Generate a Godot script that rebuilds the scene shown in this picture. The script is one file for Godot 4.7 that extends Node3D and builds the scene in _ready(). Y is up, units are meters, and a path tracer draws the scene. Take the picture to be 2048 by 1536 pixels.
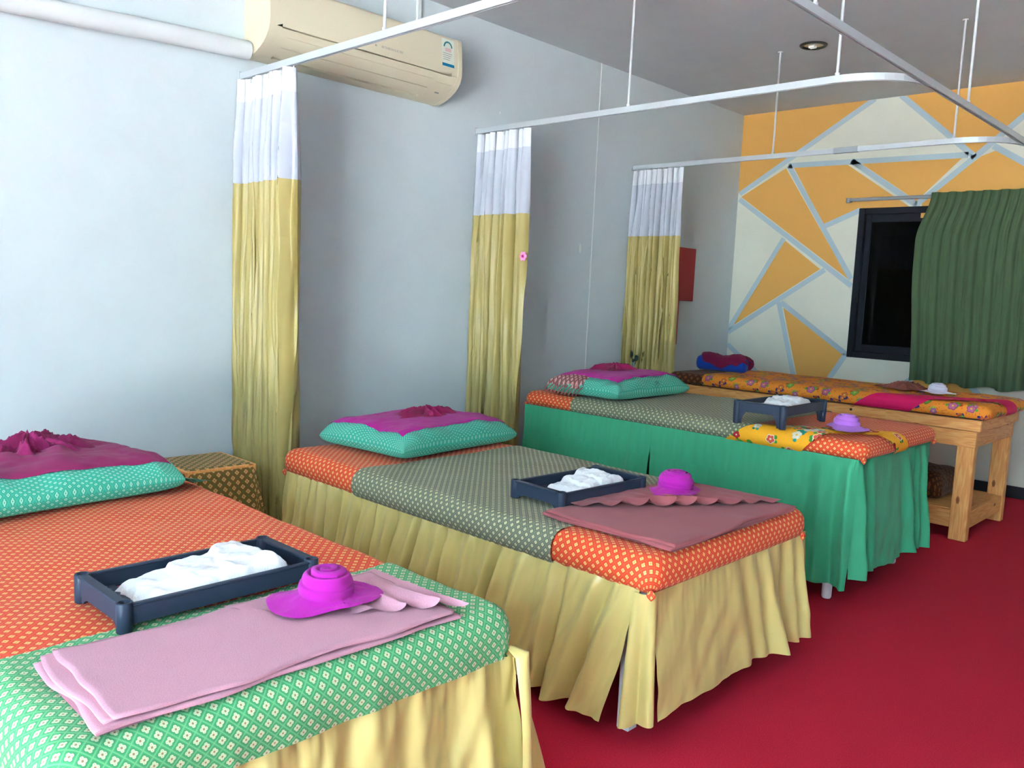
extends Node3D

# ---------------------------------------------------------------- room data
const H := 2.924          # ceiling
const ZB := -6.768        # back wall
const XR := 5.4           # right wall
const ZF := 2.4          # shop front
const FX0 := 2.4        # front opening
const FX1 := 4.7
const FY1 := 2.72
const T1 := -2.037        # curtain tracks
const T2 := -3.584
const T3 := -5.2

var M := {}
var used := {}
var noise := FastNoiseLite.new()
var noise2 := FastNoiseLite.new()

# ---------------------------------------------------------------- mesh builder
class MB:
	var st := SurfaceTool.new()
	var n := 0
	var axis := 0          # long axis of boards, u runs along it
	func _init():
		st.begin(Mesh.PRIMITIVE_TRIANGLES)
		st.set_smooth_group(-1)
	func v(p: Vector3, uv: Vector2):
		st.set_uv(uv)
		st.add_vertex(p)
		n += 1
	func puv(p: Vector3, nn: Vector3) -> Vector2:
		var a := nn.abs()
		var k := 0
		if a.y >= a.x and a.y >= a.z: k = 1
		elif a.z >= a.x: k = 2
		var o := [0, 1, 2]
		o.erase(k)
		if axis != k and o[0] != axis:
			o.reverse()
		return Vector2(p[o[0]], p[o[1]])
	func face(pts: Array, out: Vector3):
		var nn: Vector3 = (pts[2] - pts[0]).cross(pts[1] - pts[0])
		var q := pts
		if nn.dot(out) < 0:
			q = pts.duplicate()
			q.reverse()
		var b := n
		for p in q:
			v(p, puv(p, out))
		for i in range(1, q.size() - 1):
			st.add_index(b)
			st.add_index(b + i)
			st.add_index(b + i + 1)
	func box(c: Vector3, s: Vector3, b := 0.0, t := Basis()):
		var h := s / 2
		b = minf(b, minf(h.x, minf(h.y, h.z)) * 0.9)
		for a in 3:
			var d := (a + 1) % 3
			var e := (a + 2) % 3
			for sa in [-1.0, 1.0]:
				var pts := []
				for q in [[-1, -1], [1, -1], [1, 1], [-1, 1]]:
					var p := Vector3()
					p[a] = sa * h[a]
					p[d] = q[0] * (h[d] - b)
					p[e] = q[1] * (h[e] - b)
					pts.append(c + t * p)
				var o := Vector3()
				o[a] = sa
				face(pts, t * o)
		if b <= 0: return
		for a in 3:
			var d := (a + 1) % 3
			var e := (a + 2) % 3
			for sd in [-1.0, 1.0]:
				for se in [-1.0, 1.0]:
					var pts := []
					for q in [[-1, 0], [1, 0], [1, 1], [-1, 1]]:
						var p := Vector3()
						p[a] = q[0] * (h[a] - b)
						p[d] = sd * (h[d] - (b if q[1] == 1 else 0.0))
						p[e] = se * (h[e] - (b if q[1] == 0 else 0.0))
						pts.append(c + t * p)
					var o := Vector3()
					o[d] = sd
					o[e] = se
					face(pts, t * o)
		for sx in [-1.0, 1.0]:
			for sy in [-1.0, 1.0]:
				for sz in [-1.0, 1.0]:
					var s3 := Vector3(sx, sy, sz)
					var pts := []
					for k in 3:
						var p := (h - Vector3.ONE * b) * s3
						p[k] = h[k] * s3[k]
						pts.append(c + t * p)
					face(pts, t * s3)
	# f(u, v) -> [position, uv]; front side du x dv
	func grid(nu: int, nv: int, f: Callable, flip := false, group := 0):
		st.set_smooth_group(group)
		var b := n
		for j in nv + 1:
			for i in nu + 1:
				var r: Array = f.call(float(i) / nu, float(j) / nv)
				v(r[0], r[1])
		for j in nv:
			for i in nu:
				var p00 := b + j * (nu + 1) + i
				var p10 := p00 + 1
				var p01 := p00 + nu + 1
				var p11 := p01 + 1
				var t := [p00, p01, p10, p10, p01, p11]
				if flip: t = [p00, p10, p01, p10, p11, p01]
				for k in t: st.add_index(k)
		st.set_smooth_group(-1)
	func tube(path: Array, r: float, segs := 10, caps := true, rr: Array = []):
		var up := Vector3.UP
		var fr := []
		for i in path.size():
			var d: Vector3 = (path[mini(i + 1, path.size() - 1)] - path[maxi(i - 1, 0)]).normalized()
			if absf(d.dot(up)) > 0.95: up = Vector3.RIGHT
			var s := d.cross(up).normalized()
			up = s.cross(d).normalized()
			fr.append([s, up])
		var np := path.size() - 1
		grid(segs, np, func(u: float, w: float):
			var i := int(round(w * np))
			var a: float = u * TAU
			var q: float = rr[i] if rr.size() > i else r
			return [path[i] + (fr[i][0] * cos(a) + fr[i][1] * sin(a)) * q, Vector2(u * TAU * r, w)], true, 1)
		if caps:
			for e in [0, np]:
				var pts := []
				var q: float = rr[e] if rr.size() > e else r
				for k in segs:
					pts.append(path[e] + (fr[e][0] * cos(TAU * k / segs) + fr[e][1] * sin(TAU * k / segs)) * q)
				var dd: Vector3 = path[mini(1, np)] - path[0] if e == 0 else path[np] - path[np - 1]
				face(pts, -dd if e == 0 else dd)
	# profile [(radius, y)] from bottom to top
	func lathe(prof: Array, c: Vector3, segs := 24, group := 1):
		var np := prof.size() - 1
		grid(segs, np, func(u: float, w: float):
			var q: Vector2 = prof[int(round(w * np))]
			var a: float = u * TAU
			return [c + Vector3(cos(a) * q.x, q.y, -sin(a) * q.x), Vector2(u, w)], false, group)
	# polygon in a plane, origin o, axes ex ey, thickness along en
	func plate(poly: PackedVector2Array, o: Vector3, ex: Vector3, ey: Vector3, th: float):
		var en := ex.cross(ey).normalized()
		var idx := Geometry2D.triangulate_polygon(poly)
		for k in range(0, idx.size(), 3):
			var a := []
			var bk := []
			for q in 3:
				var p2 := poly[idx[k + q]]
				a.append(o + ex * p2.x + ey * p2.y + en * th)
				bk.append(o + ex * p2.x + ey * p2.y)
			face(a, en)
			face(bk, -en)
		var cen := Vector2()
		for p2 in poly: cen += p2 / poly.size()
		var cw := Geometry2D.is_polygon_clockwise(poly)
		for i in poly.size():
			var p := poly[i]
			var q := poly[(i + 1) % poly.size()]
			var d := (q - p).orthogonal()
			if not cw: d = -d
			var out := -(ex * d.x + ey * d.y)
			face([o + ex * p.x + ey * p.y, o + ex * q.x + ey * q.y, o + ex * q.x + ey * q.y + en * th, o + ex * p.x + ey * p.y + en * th], -out)
	func done() -> ArrayMesh:
		st.generate_normals()
		return st.commit()

# ---------------------------------------------------------------- scene helpers
func numbered(called: String) -> String:
	if not used.has(called):
		used[called] = 0
		return called
	used[called] += 1
	return "%s_%03d" % [called, used[called]]

func thing(called: String, label: String, category: String, at := Vector3.ZERO, group := "") -> Node3D:
	var o := Node3D.new()
	o.name = numbered(called)
	add_child(o)
	o.position = at
	o.set_meta("label", label)
	o.set_meta("category", category)
	if group: o.set_meta("group", group)
	return o

# a part given in world coordinates (parents are not turned)
func part(parent: Node3D, called: String, mb: MB, m: Material) -> MeshInstance3D:
	var o := MeshInstance3D.new()
	o.name = called
	o.mesh = mb.done()
	o.material_override = m
	parent.add_child(o, true)
	if parent.get_parent() == self:
		o.position = -parent.position
	return o

# a part in the thing's own coordinates
func lpart(parent: Node3D, called: String, mb: MB, m: Material) -> MeshInstance3D:
	var o := MeshInstance3D.new()
	o.name = called
	o.mesh = mb.done()
	o.material_override = m
	parent.add_child(o, true)
	return o

func struct(called: String, mb: MB, m: Material, label: String, category: String, at := Vector3.ZERO) -> MeshInstance3D:
	var o := MeshInstance3D.new()
	o.name = called
	o.mesh = mb.done()
	o.material_override = m
	o.position = at
	add_child(o)
	o.set_meta("kind", "structure")
	o.set_meta("label", label)
	o.set_meta("category", category)
	return o

func mat(called: String, c: Color, rough := 0.8, tex: Texture2D = null, tile := 1.0) -> StandardMaterial3D:
	var m := StandardMaterial3D.new()
	m.resource_name = called
	m.albedo_color = c
	m.roughness = rough
	m.metallic_specular = 0.35
	if tex:
		m.albedo_texture = tex
		m.uv1_scale = Vector3.ONE / tile
	M[called] = m
	return m

func bump(m: StandardMaterial3D, freq: float, depth: float, size := 256, tri := false, oct := 3):
	var nt := NoiseTexture2D.new()
	nt.width = size
	nt.height = size
	nt.seamless = true
	var fn := FastNoiseLite.new()
	fn.seed = 7
	fn.frequency = freq
	fn.fractal_octaves = oct
	nt.noise = fn
	m.heightmap_enabled = true
	m.heightmap_texture = nt
	m.heightmap_scale = depth
	if tri:
		m.uv1_triplanar = true
		m.uv1_world_triplanar = true

func tex(im: Image) -> ImageTexture:
	return ImageTexture.create_from_image(im)

# ---------------------------------------------------------------- printed cloth
func hsh(x: float, y: float) -> float:
	var s := sin(x * 127.1 + y * 311.7) * 43758.5453
	return s - floor(s)

# half-drop lattice of small four petal motifs
func lattice(base: Color, line: Color, petal: Color, heart: Color, rad := 0.2, linew := 0.06, size := 96, leaf = null) -> ImageTexture:
	var im := Image.create(size, size, false, Image.FORMAT_RGB8)
	for y in size:
		for x in size:
			var f := Vector2((x + 0.5) / size, (y + 0.5) / size)
			var c := base
			var d1 := absf(fposmod(f.x + f.y, 1.0) - 0.5)
			var d2 := absf(fposmod(f.x - f.y, 1.0) - 0.5)
			if minf(d1, d2) < linew: c = c.lerp(line, 0.75)
			for q in [Vector2(0.5, 0.5), Vector2(0, 0), Vector2(1, 0), Vector2(0, 1), Vector2(1, 1)]:
				var d: Vector2 = f - q
				var r := d.length()
				var a := d.angle()
				var rr := rad * (0.62 + 0.38 * absf(cos(2.0 * a)))
				if r < rr:
					c = petal
					if absf(sin(4.0 * a)) < 0.16 and r > rad * 0.3: c = petal.lerp(base, 0.45)
				elif r < rr * 1.22:
					c = base.darkened(0.12)
				if r < rad * 0.26: c = heart
			if leaf != null:
				for q in [Vector2(0.5, 0), Vector2(0, 0.5), Vector2(0.5, 1), Vector2(1, 0.5)]:
					var d: Vector2 = f - q
					if absf(d.x) * absf(d.y) < 0.0035 and d.length() < 0.2: c = leaf
			c = c.darkened(0.10 * hsh(x, y))
			im.set_pixel(x, y, c)
	return tex(im)

func blob(im: Image, cx: float, cy: float, r: float, c: Color, k := 1.0):
	var w := im.get_width()
	for y in range(int(cy - r) - 1, int(cy + r) + 2):
		for x in range(int(cx - r) - 1, int(cx + r) + 2):
			var d := Vector2(x - cx, y - cy).length() / r
			if d < 1.0:
				var px := posmod(x, w)
				var py := posmod(y, w)
				var cc := c.darkened(0.12 * hsh(x, y))
				im.set_pixel(px, py, im.get_pixel(px, py).lerp(cc, k * (1.0 if d < 0.85 else (1.0 - d) / 0.15)))

func bloom(im: Image, cx: float, cy: float, r: float, petal: Color, edge: Color, heart: Color, turn := 0.0):
	for k in 5:
		var a := turn + TAU * k / 5
		blob(im, cx + cos(a) * r * 0.6, cy + sin(a) * r * 0.6, r * 0.5, edge)
	for k in 5:
		var a := turn + TAU * k / 5
		blob(im, cx + cos(a) * r * 0.55, cy + sin(a) * r * 0.55, r * 0.38, petal)
	blob(im, cx, cy, r * 0.25, heart)

func floral(base: Color, vein: Color, palette: Array, count: int, rmin: float, rmax: float, sd: int, size := 384) -> ImageTexture:
	var im := Image.create(size, size, false, Image.FORMAT_RGB8)
	im.fill(base)
	var g := RandomNumberGenerator.new()
	g.seed = sd
	for k in 500:
		blob(im, g.randf() * size, g.randf() * size, g.randf_range(1.5, 5.0), vein, 0.55)
	for k in count:
		var p: Array = palette[k % palette.size()]
		var x := g.randf() * size
		var y := g.randf() * size
		var r := g.randf_range(rmin, rmax)
		for q in 3:
			var a := g.randf() * TAU
			blob(im, x + cos(a) * r * 1.2, y + sin(a) * r * 1.2, r * 0.4, p[3])
		bloom(im, x, y, r, p[0], p[1], p[2], g.randf() * TAU)
	return tex(im)

func noisy(base: Color, other: Color, freq: float, oct: int, size := 256, stretch := Vector2.ONE, power := 1.0) -> ImageTexture:
	var fn := FastNoiseLite.new()
	fn.seed = 3
	fn.frequency = freq
	fn.fractal_octaves = oct
	var im := Image.create(size, size, false, Image.FORMAT_RGB8)
	var src: Image = fn.get_seamless_image(size, size, false, false, 0.15) if stretch == Vector2.ONE else null
	for y in size:
		for x in size:
			var t: float
			if src: t = src.get_pixel(x, y).r
			else: t = 0.5 + 0.5 * fn.get_noise_2d(x * stretch.x, y * stretch.y)
			im.set_pixel(x, y, base.lerp(other, pow(clampf(t, 0, 1), power)))
	return tex(im)

func pine() -> ImageTexture:
	var w := 512
	var h := 256
	var im := Image.create(w, h, false, Image.FORMAT_RGB8)
	var a := Color8(232, 172, 104)
	var b := Color8(202, 122, 60)
	var fn := FastNoiseLite.new()
	fn.seed = 11
	fn.frequency = 0.006
	var g := RandomNumberGenerator.new()
	g.seed = 5
	var knots := []
	for k in 7: knots.append(Vector3(g.randf() * w, g.randf() * h, g.randf_range(4, 8)))
	for y in h:
		for x in w:
			var bend := 0.0
			var kn := 0.0
			for k in knots:
				var d := Vector2((x - k.x) * 0.6, y - k.y)
				var l := d.length()
				bend += signf(d.y) * 14.0 * exp(-l / (k.z * 2.2))
				if l < k.z: kn = maxf(kn, 1.0 - pow(l / k.z, 3.0) * 0.6)
			var yy := y + bend
			var ring := fn.get_noise_2d(x * 0.35, yy * 3.0) * 9.0
			var t := 0.5 + 0.5 * sin(yy * 0.33 + ring * 2.0)
			var c := a.lerp(b, t * 0.45 + 0.22 * fn.get_noise_2d(x * 1.5, yy * 30.0))
			c = c.lerp(Color8(112, 60, 28), kn * 0.8)
			im.set_pixel(x, y, c)
	return tex(im)

# ---------------------------------------------------------------- cloth shapes
# A sheet over a rectangular block. Flat cloth coordinates s (x) and t (z) bend down over the
# edges named in `fold`, following an edge of radius r, then hang.
func drape_point(o: Dictionary, s: float, t: float) -> Vector3:
	var r: float = o.r
	var big := 1e6
	var cx := clampf(s, o.x0 + r if o.fold.has("x0") else -big, o.x1 - r if o.fold.has("x1") else big)
	var cz := clampf(t, o.z0 + r if o.fold.has("z0") else -big, o.z1 - r if o.fold.has("z1") else big)
	var dx := s - cx
	var dz := t - cz
	var l := sqrt(dx * dx + dz * dz)
	var w: float = o.get("wrinkle", 0.0)
	var y: float = o.top + noise.get_noise_2d(s * 9.0 + o.get("seed", 0.0), t * 9.0) * w + noise2.get_noise_2d(s * 4.0, t * 4.0 + o.get("seed", 0.0)) * w
	if l < 1e-5: return Vector3(s, y, t) + Vector3(noise2.get_noise_2d(t * 5.0 + 3.0, o.get("seed", 0.0)), 0, noise2.get_noise_2d(s * 7.0 + 9.0, o.get("seed", 0.0))) * o.get("wob", 0.0)
	l = minf(l, o.lmax)
	var dir := Vector3(dx, 0, dz).normalized()
	var a := r * PI / 2
	var hz := 0.0
	var dr := 0.0
	var h: float = o.get("h", 99.0)
	if l < a:
		hz = r * sin(l / r)
		dr = r * (1.0 - cos(l / r))
	elif l < a + h - 2 * r:
		hz = r
		dr = r + (l - a)
	else:
		var e: float = minf((l - a - (h - 2 * r)) / r, PI / 2)
		hz = r * cos(e)
		dr = h - r + r * sin(e)
	hz += o.get("bulge", 0.0) * sin(PI * clampf(dr / o.get("bh", h), 0, 1))
	var hang := maxf(dr - r, 0.0)
	hz += o.get("flare", 0.0) * hang
	var ha: float = o.get("hang", 0.0)
	if ha > 0.0:
		var along: float = s * dir.z - t * dir.x + dir.x * 0.3
		hz += ha * minf(hang / 0.12, 1.0) * maxf(0.0, noise.get_noise_2d(along * 16.0 + o.get("seed", 0.0), hang * 4.0) + 0.30)
	var blend := clampf(1.0 - dr / 0.05, 0.0, 1.0)
	var wob: float = o.get("wob", 0.0)
	var shift := Vector3(noise2.get_noise_2d(t * 5.0 + 3.0, o.get("seed", 0.0)) * wob, 0, noise2.get_noise_2d(s * 7.0 + 9.0, o.get("seed", 0.0)) * wob)
	return Vector3(cx, o.top + (y - o.top) * blend - dr, cz) + dir * hz + shift

func drape(o: Dictionary) -> MB:
	var mb := MB.new()
	drape_to(mb, o)
	return mb

func drape_to(mb: MB, o: Dictionary):
	var step: float = o.get("step", 0.014)
	var nu := maxi(2, int((o.s1 - o.s0) / step))
	var nv := maxi(2, int((o.t1 - o.t0) / step))
	mb.grid(nu, nv, func(u: float, v: float):
		var s: float = lerpf(o.s0, o.s1, u)
		var t: float = lerpf(o.t0, o.t1, v)
		return [drape_point(o, s, t), Vector2(s, t)], true)

# a closed soft block (mattress, folded towel)
func soft_block(x0: float, x1: float, z0: float, z1: float, bottom: float, top: float, r: float, wrinkle := 0.0, bulge := 0.0, step := 0.014, sd := 0.0, wob := 0.0) -> MB:
	var h := top - bottom
	var l := r * PI + h - 2 * r
	var o := {"x0": x0, "x1": x1, "z0": z0, "z1": z1, "top": top, "r": r, "h": h, "lmax": l, "fold": {"x0": 1, "x1": 1, "z0": 1, "z1": 1}, "wrinkle": wrinkle, "bulge": bulge, "step": step, "seed": sd, "wob": wob}
	o.s0 = x0 + r - l
	o.s1 = x1 - r + l
	o.t0 = z0 + r - l
	o.t1 = z1 - r + l
	var mb := drape(o)
	mb.face([Vector3(x0 + r, bottom, z0 + r), Vector3(x1 - r, bottom, z0 + r), Vector3(x1 - r, bottom, z1 - r), Vector3(x0 + r, bottom, z1 - r)], Vector3.DOWN)
	return mb

# pillow in its own coordinates, base at y = 0
func pillow_at(u: float, v: float, dx: float, dz: float, th: float, wr: float, sd: float) -> Vector3:
	var px := u * dx / 2 * (1.0 - 0.05 * (1.0 - v * v))
	var pz := v * dz / 2 * (1.0 - 0.04 * (1.0 - u * u))
	var e := maxf((1.0 - pow(absf(u), 6.5)) * (1.0 - pow(absf(v), 6.5)), 0.0)
	var y := th * (0.32 + 0.68 * pow(e, 0.40))
	y += noise.get_noise_2d(px * 14 + sd, pz * 14) * wr * 2.0 * (1.0 - 0.5 * e) * minf(1.0, e * 8.0)
	y += wr * 0.9 * sin(pz * 46.0 + px * 30.0 + 3.0 * noise.get_noise_2d(pz * 10, sd)) * minf(1.0, e * 6.0) * pow(1.0 - e, 2.0)
	return Vector3(px, y, pz)

func pillow(dx: float, dz: float, th: float, wr := 0.008, sd := 0.0) -> MB:
	var mb := MB.new()
	var warp := func(u: float) -> float: return sin(u * PI / 2) * 0.85 + u * 0.15
	mb.grid(64, 84, func(u: float, v: float):
		var a: float = warp.call(u * 2 - 1)
		var b: float = warp.call(v * 2 - 1)
		return [pillow_at(a, b, dx, dz, th, wr, sd), Vector2((u - 0.5) * dx * 1.35, (v - 0.5) * dz * 1.3)], true)
	mb.grid(24, 30, func(u: float, v: float):
		var a: float = warp.call(u * 2 - 1)
		var b: float = warp.call(v * 2 - 1)
		var p := pillow_at(a, b, dx, dz, th, wr, sd)
		var e := maxf((1.0 - pow(absf(a), 6.5)) * (1.0 - pow(absf(b), 6.5)), 0.0)
		p.y = th * 0.32 * (1.0 - pow(e, 0.25))
		return [p, Vector2((u - 0.5) * dx * 1.35, (v - 0.5) * dz * 1.3)])
	return mb

# cloth lying on a pillow, u and v ranges in the pillow's own square
func pillow_cloth(dx: float, dz: float, th: float, pwr: float, psd: float, u0: float, u1: float, v0: float, v1: float, off: float, wr: float, sd: float, crumple = null) -> MB:
	var mb := MB.new()
	mb.grid(72, 96, func(a: float, b: float):
		var u: float = lerpf(u0, u1, a) + 0.03 * noise2.get_noise_2d(b * 9 + sd, 1.0) * absf(a - 0.5)
		var v: float = lerpf(v0, v1, b) + 0.03 * noise2.get_noise_2d(a * 9 + sd, 5.0) * absf(b - 0.5)
		var p := pillow_at(clampf(u, -1, 1), clampf(v, -1, 1), dx, dz, th, pwr, psd)
		var rim := minf(minf(a, 1 - a), minf(b, 1 - b))
		p.y += off * minf(1.0, rim * 40.0 + 0.5) + absf(noise.get_noise_2d(p.x * 12 + sd, p.z * 12)) * wr * minf(1.0, rim * 8.0)
		if crumple != null: p.y += crumple.call(p.x, p.z)
		return [p, Vector2(p.x, p.z)], true)
	return mb

# knotted towel: a crumpled bow with pointed lobes, local, resting on y = 0
func bow(rx: float, rz: float, hh: float, sd: float) -> MB:
	var mb := MB.new()
	mb.grid(140, 30, func(u: float, v: float):
		var a: float = u * TAU
		var rim := 0.80 + 0.14 * sin(5.0 * a + sd) + 0.10 * sin(9.0 * a + sd * 2.0) + 0.10 * noise.get_noise_2d(cos(a) * 30 + sd, sin(a) * 30)
		var ro: float = v * rim
		var x := cos(a) * ro * rx
		var z := sin(a) * ro * rz
		var crease := 1.0 - absf(sin(3.5 * a + sd + 1.2 * v + 0.8 * noise2.get_noise_2d(a * 6, sd)))
		var crease2 := 1.0 - absf(sin(8.0 * a - sd + 3.0 * v))
		var y: float = 0.62 * exp(-pow(v / 0.24, 2.0)) + 0.75 * crease * v * (1.12 - v) * 2.2 + 0.22 * crease2 * v * (1.05 - v) * 3.0
		y += 0.18 * absf(noise.get_noise_2d(x * 90 + sd * 5, z * 90))
		return [Vector3(x, maxf(hh * y * (1.0 - pow(v, 8.0) * 0.8), 0.003), z), Vector2(x, z)], true)
	return mb

# rolled rosette: tight bud with a spiral seam
func bud(rad: float, hh: float, turn: float) -> MB:
	var mb := MB.new()
	mb.grid(72, 40, func(u: float, v: float):
		var a: float = u * TAU
		var prof: Vector2
		# v = 0 the heart on top, v = 1 the foot
		var t: float = v
		if t < 0.55:
			var q := t / 0.55
			prof = Vector2(rad * 0.84 * q, hh * (1.0 - 0.20 * q * q * q) - hh * 0.08 * pow(1.0 - q, 3.0))
		else:
			var q := (t - 0.55) / 0.45
			prof = Vector2(rad * (0.84 + 0.22 * sin(q * PI * 0.85) - 0.10 * q * q), hh * (0.80 - 0.78 * q))
		var sp := fposmod(a / TAU + turn + t * 4.6, 1.0)
		var g := minf(sp, 1.0 - sp)
		var groove: float = exp(-g * g / 0.010) * (1.0 if t < 0.75 else maxf(0.0, 1.0 - (t - 0.75) * 5.0)) * smoothstep(0.0, 0.12, t)
		prof.y -= groove * rad * 0.26 * (1.0 if t < 0.5 else 0.3)
		prof.x -= groove * rad * 0.09
		prof.x *= 1.0 + 0.03 * sin(2 * a + turn * 7)
		return [Vector3(cos(a) * prof.x, prof.y, sin(a) * prof.x), Vector2(u, v)], true)
	return mb

# the loose ends of the rosette: lobed brim
func brim(ri: float, ro: float, sd: float, lift := 0.012, lobes: Array = [0.35, 1.0, 0.5]) -> MB:
	var mb := MB.new()
	mb.grid(96, 12, func(u: float, v: float):
		var a: float = u * TAU
		var k: float = 0.25 + 0.75 * pow(absf(cos((a - sd) * 1.0)), 2.2) * (lobes[1] if cos(a - sd) > 0 else 0.85) + 0.08 * sin(5 * a + sd)
		var r: float = lerpf(ri * 0.75, ri * 1.05 + (ro - ri) * k, v)
		var y: float = ri * 0.42 * pow(1.0 - v, 1.6) + 0.004 + lift * (0.5 + 0.5 * sin(a * 3.0 + sd)) * v * v + 0.004 * noise.get_noise_2d(a * 5, v * 5)
		if v > 0.97: y *= 0.7
		return [Vector3(cos(a) * r, maxf(y, 0.003), sin(a) * r), Vector2(cos(a) * r, sin(a) * r)], true)
	return mb

func rosette(label: String, at: Vector3, rad: float, m: Material, sd: float, ro := 2.1, hh := 1.25):
	var t := thing("towel_rosette", label, "towel", at, "rolled towel rosettes on the beds")
	lpart(t, "bud", bud(rad, rad * hh, sd), m)
	lpart(t, "brim", brim(rad, rad * ro, sd), m)
	return t

# hanging curtain, runs along x at depth zc
func curtain_mesh(x0: float, x1: float, zc: float, ya: float, yb: float, ytop: float, ybot: float, folds: float, amp: float, sd: float, spread := 0.0, nv := 30) -> MB:
	var mb := MB.new()
	var nu := int(folds * 18)
	mb.grid(nu, nv, func(u: float, v: float):
		var y: float = lerpf(ya, yb, v)
		var d: float = clampf((ytop - y) / (ytop - ybot), 0.0, 1.0)
		var w := u + 0.018 * sin(u * 23.0 + sd) + 0.012 * noise.get_noise_2d(u * 60.0 + sd * 9, d * 5.0)
		var ph := folds * TAU * (u + 0.045 * noise2.get_noise_2d(u * 35 + sd * 31, d * 3.0) * (0.3 + d))
		var sn := sin(ph)
		var sharp := signf(sn) * pow(absf(sn), 0.7)
		var am := amp * (0.55 + 0.45 * smoothstep(0.0, 0.2, d)) * (0.75 + 0.5 * noise2.get_noise_2d(u * 50 + sd * 17, 3.0))
		var z := zc + am * sharp + 0.25 * amp * sin(ph * 0.37 + sd + d * 2.0)
		var x := lerpf(x0 - spread * d * 0.5, x1 + spread * d, w) + 0.15 * amp * cos(ph * 2.0)
		return [Vector3(maxf(x, 0.012), y, z), Vector2(u * (x1 - x0) * 2.2, y)], false)
	return mb

# skirt panel between two bottom-rail points, pleats = [[distance, width, depth]]
func skirt_panel(p0: Vector3, p1: Vector3, out: Vector3, ytop: float, yhem: float, pleats: Array, flare: float, amp: float, sd: float, hem_wave := 0.0, freq := 5.0, gather := 0.0, skew0 := 0.0, skew1 := 0.0) -> MB:
	var mb := MB.new()
	var ln := p0.distance_to(p1)
	var nu := int(ln / 0.007)
	mb.grid(nu, 26, func(u: float, v: float):
		var s: float = u * ln
		var d: float = flare * v
		d += amp * (noise.get_noise_2d(s * freq * 2.2 + sd * 7, v * 2.5) * (0.25 + 0.75 * v) + 0.6 * noise2.get_noise_2d(s * freq * 7.0 + v * 3.0, sd * 3 + v * 3.0) * (0.4 + 0.4 * v))
		if gather > 0.0: d += gather * noise2.get_noise_2d(s * 60.0, sd + v * 2.0) * exp(-v * 5.0)
		for p in pleats:
			var q: float = (s - p[0] - (p[3] if p.size() > 3 else 0.0) * v) / p[1]
			var k: float = pow(v, 0.42)
			d += p[2] * k * (-exp(-q * q * 6.0) + 0.45 * exp(-pow(absf(q) - 0.9, 2.0) * 5.0))
		var y: float = lerpf(ytop, yhem + hem_wave * noise.get_noise_2d(s * 6.0, sd), v)
		return [p0.lerp(p1, u) + (p1 - p0).normalized() * lerpf(skew0, skew1, u) * v + out * maxf(d, -0.05) + Vector3.UP * (y - p0.y), Vector2(s, y)], out.cross(p1 - p0).y < 0)
	return mb

# ================================================================ scene
func _ready():
	noise.seed = 4
	noise.frequency = 0.35
	noise.fractal_octaves = 3
	noise2.seed = 21
	noise2.frequency = 0.5
	noise2.fractal_octaves = 2

	# ---------- camera
	var cam := Camera3D.new()
	cam.name = "camera"
	cam.fov = 49.218
	cam.near = 0.05
	add_child(cam)
	cam.transform = Transform3D(Basis(Vector3(0.71693444, 0.04508695, -0.69568108), Vector3(-0.10780802, 0.99307237, -0.04674078), Vector3(0.68875426, 0.10851007, 0.71682852)).orthonormalized(), Vector3(3.84237, 1.3, 0.0))
	cam.current = true

	# ---------- sky, sun, exposure
	var we := WorldEnvironment.new()
	we.name = "environment"
	var env := Environment.new()
	var sky := Sky.new()
	var ps := ProceduralSkyMaterial.new()
	ps.sky_top_color = Color(0.64, 0.82, 0.95)
	ps.sky_horizon_color = Color(0.82, 0.95, 1.0)
	ps.sky_curve = 0.25
	ps.ground_horizon_color = Color(0.75, 0.78, 0.8)
	ps.ground_bottom_color = Color(0.4, 0.4, 0.4)
	ps.sky_energy_multiplier = 1.0
	sky.sky_material = ps
	env.sky = sky
	env.background_mode = Environment.BG_SKY
	env.background_energy_multiplier = 1.0
	env.tonemap_mode = Environment.TONE_MAPPER_LINEAR
	env.tonemap_exposure = 26.0
	env.sdfgi_enabled = true
	env.ssao_enabled = true
	env.ssil_enabled = true
	we.environment = env
	add_child(we)
	var sun := DirectionalLight3D.new()
	sun.name = "sun"
	sun.light_color = Color(0.98, 0.98, 1.0)
	sun.light_energy = 4.4
	sun.light_angular_distance = 0.6
	sun.shadow_enabled = true
	add_child(sun)
	sun.look_at_from_position(Vector3.ZERO, Vector3(0.35, -1.0, 0.42))

	materials()
	room()
	bays()
	furniture()

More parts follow.
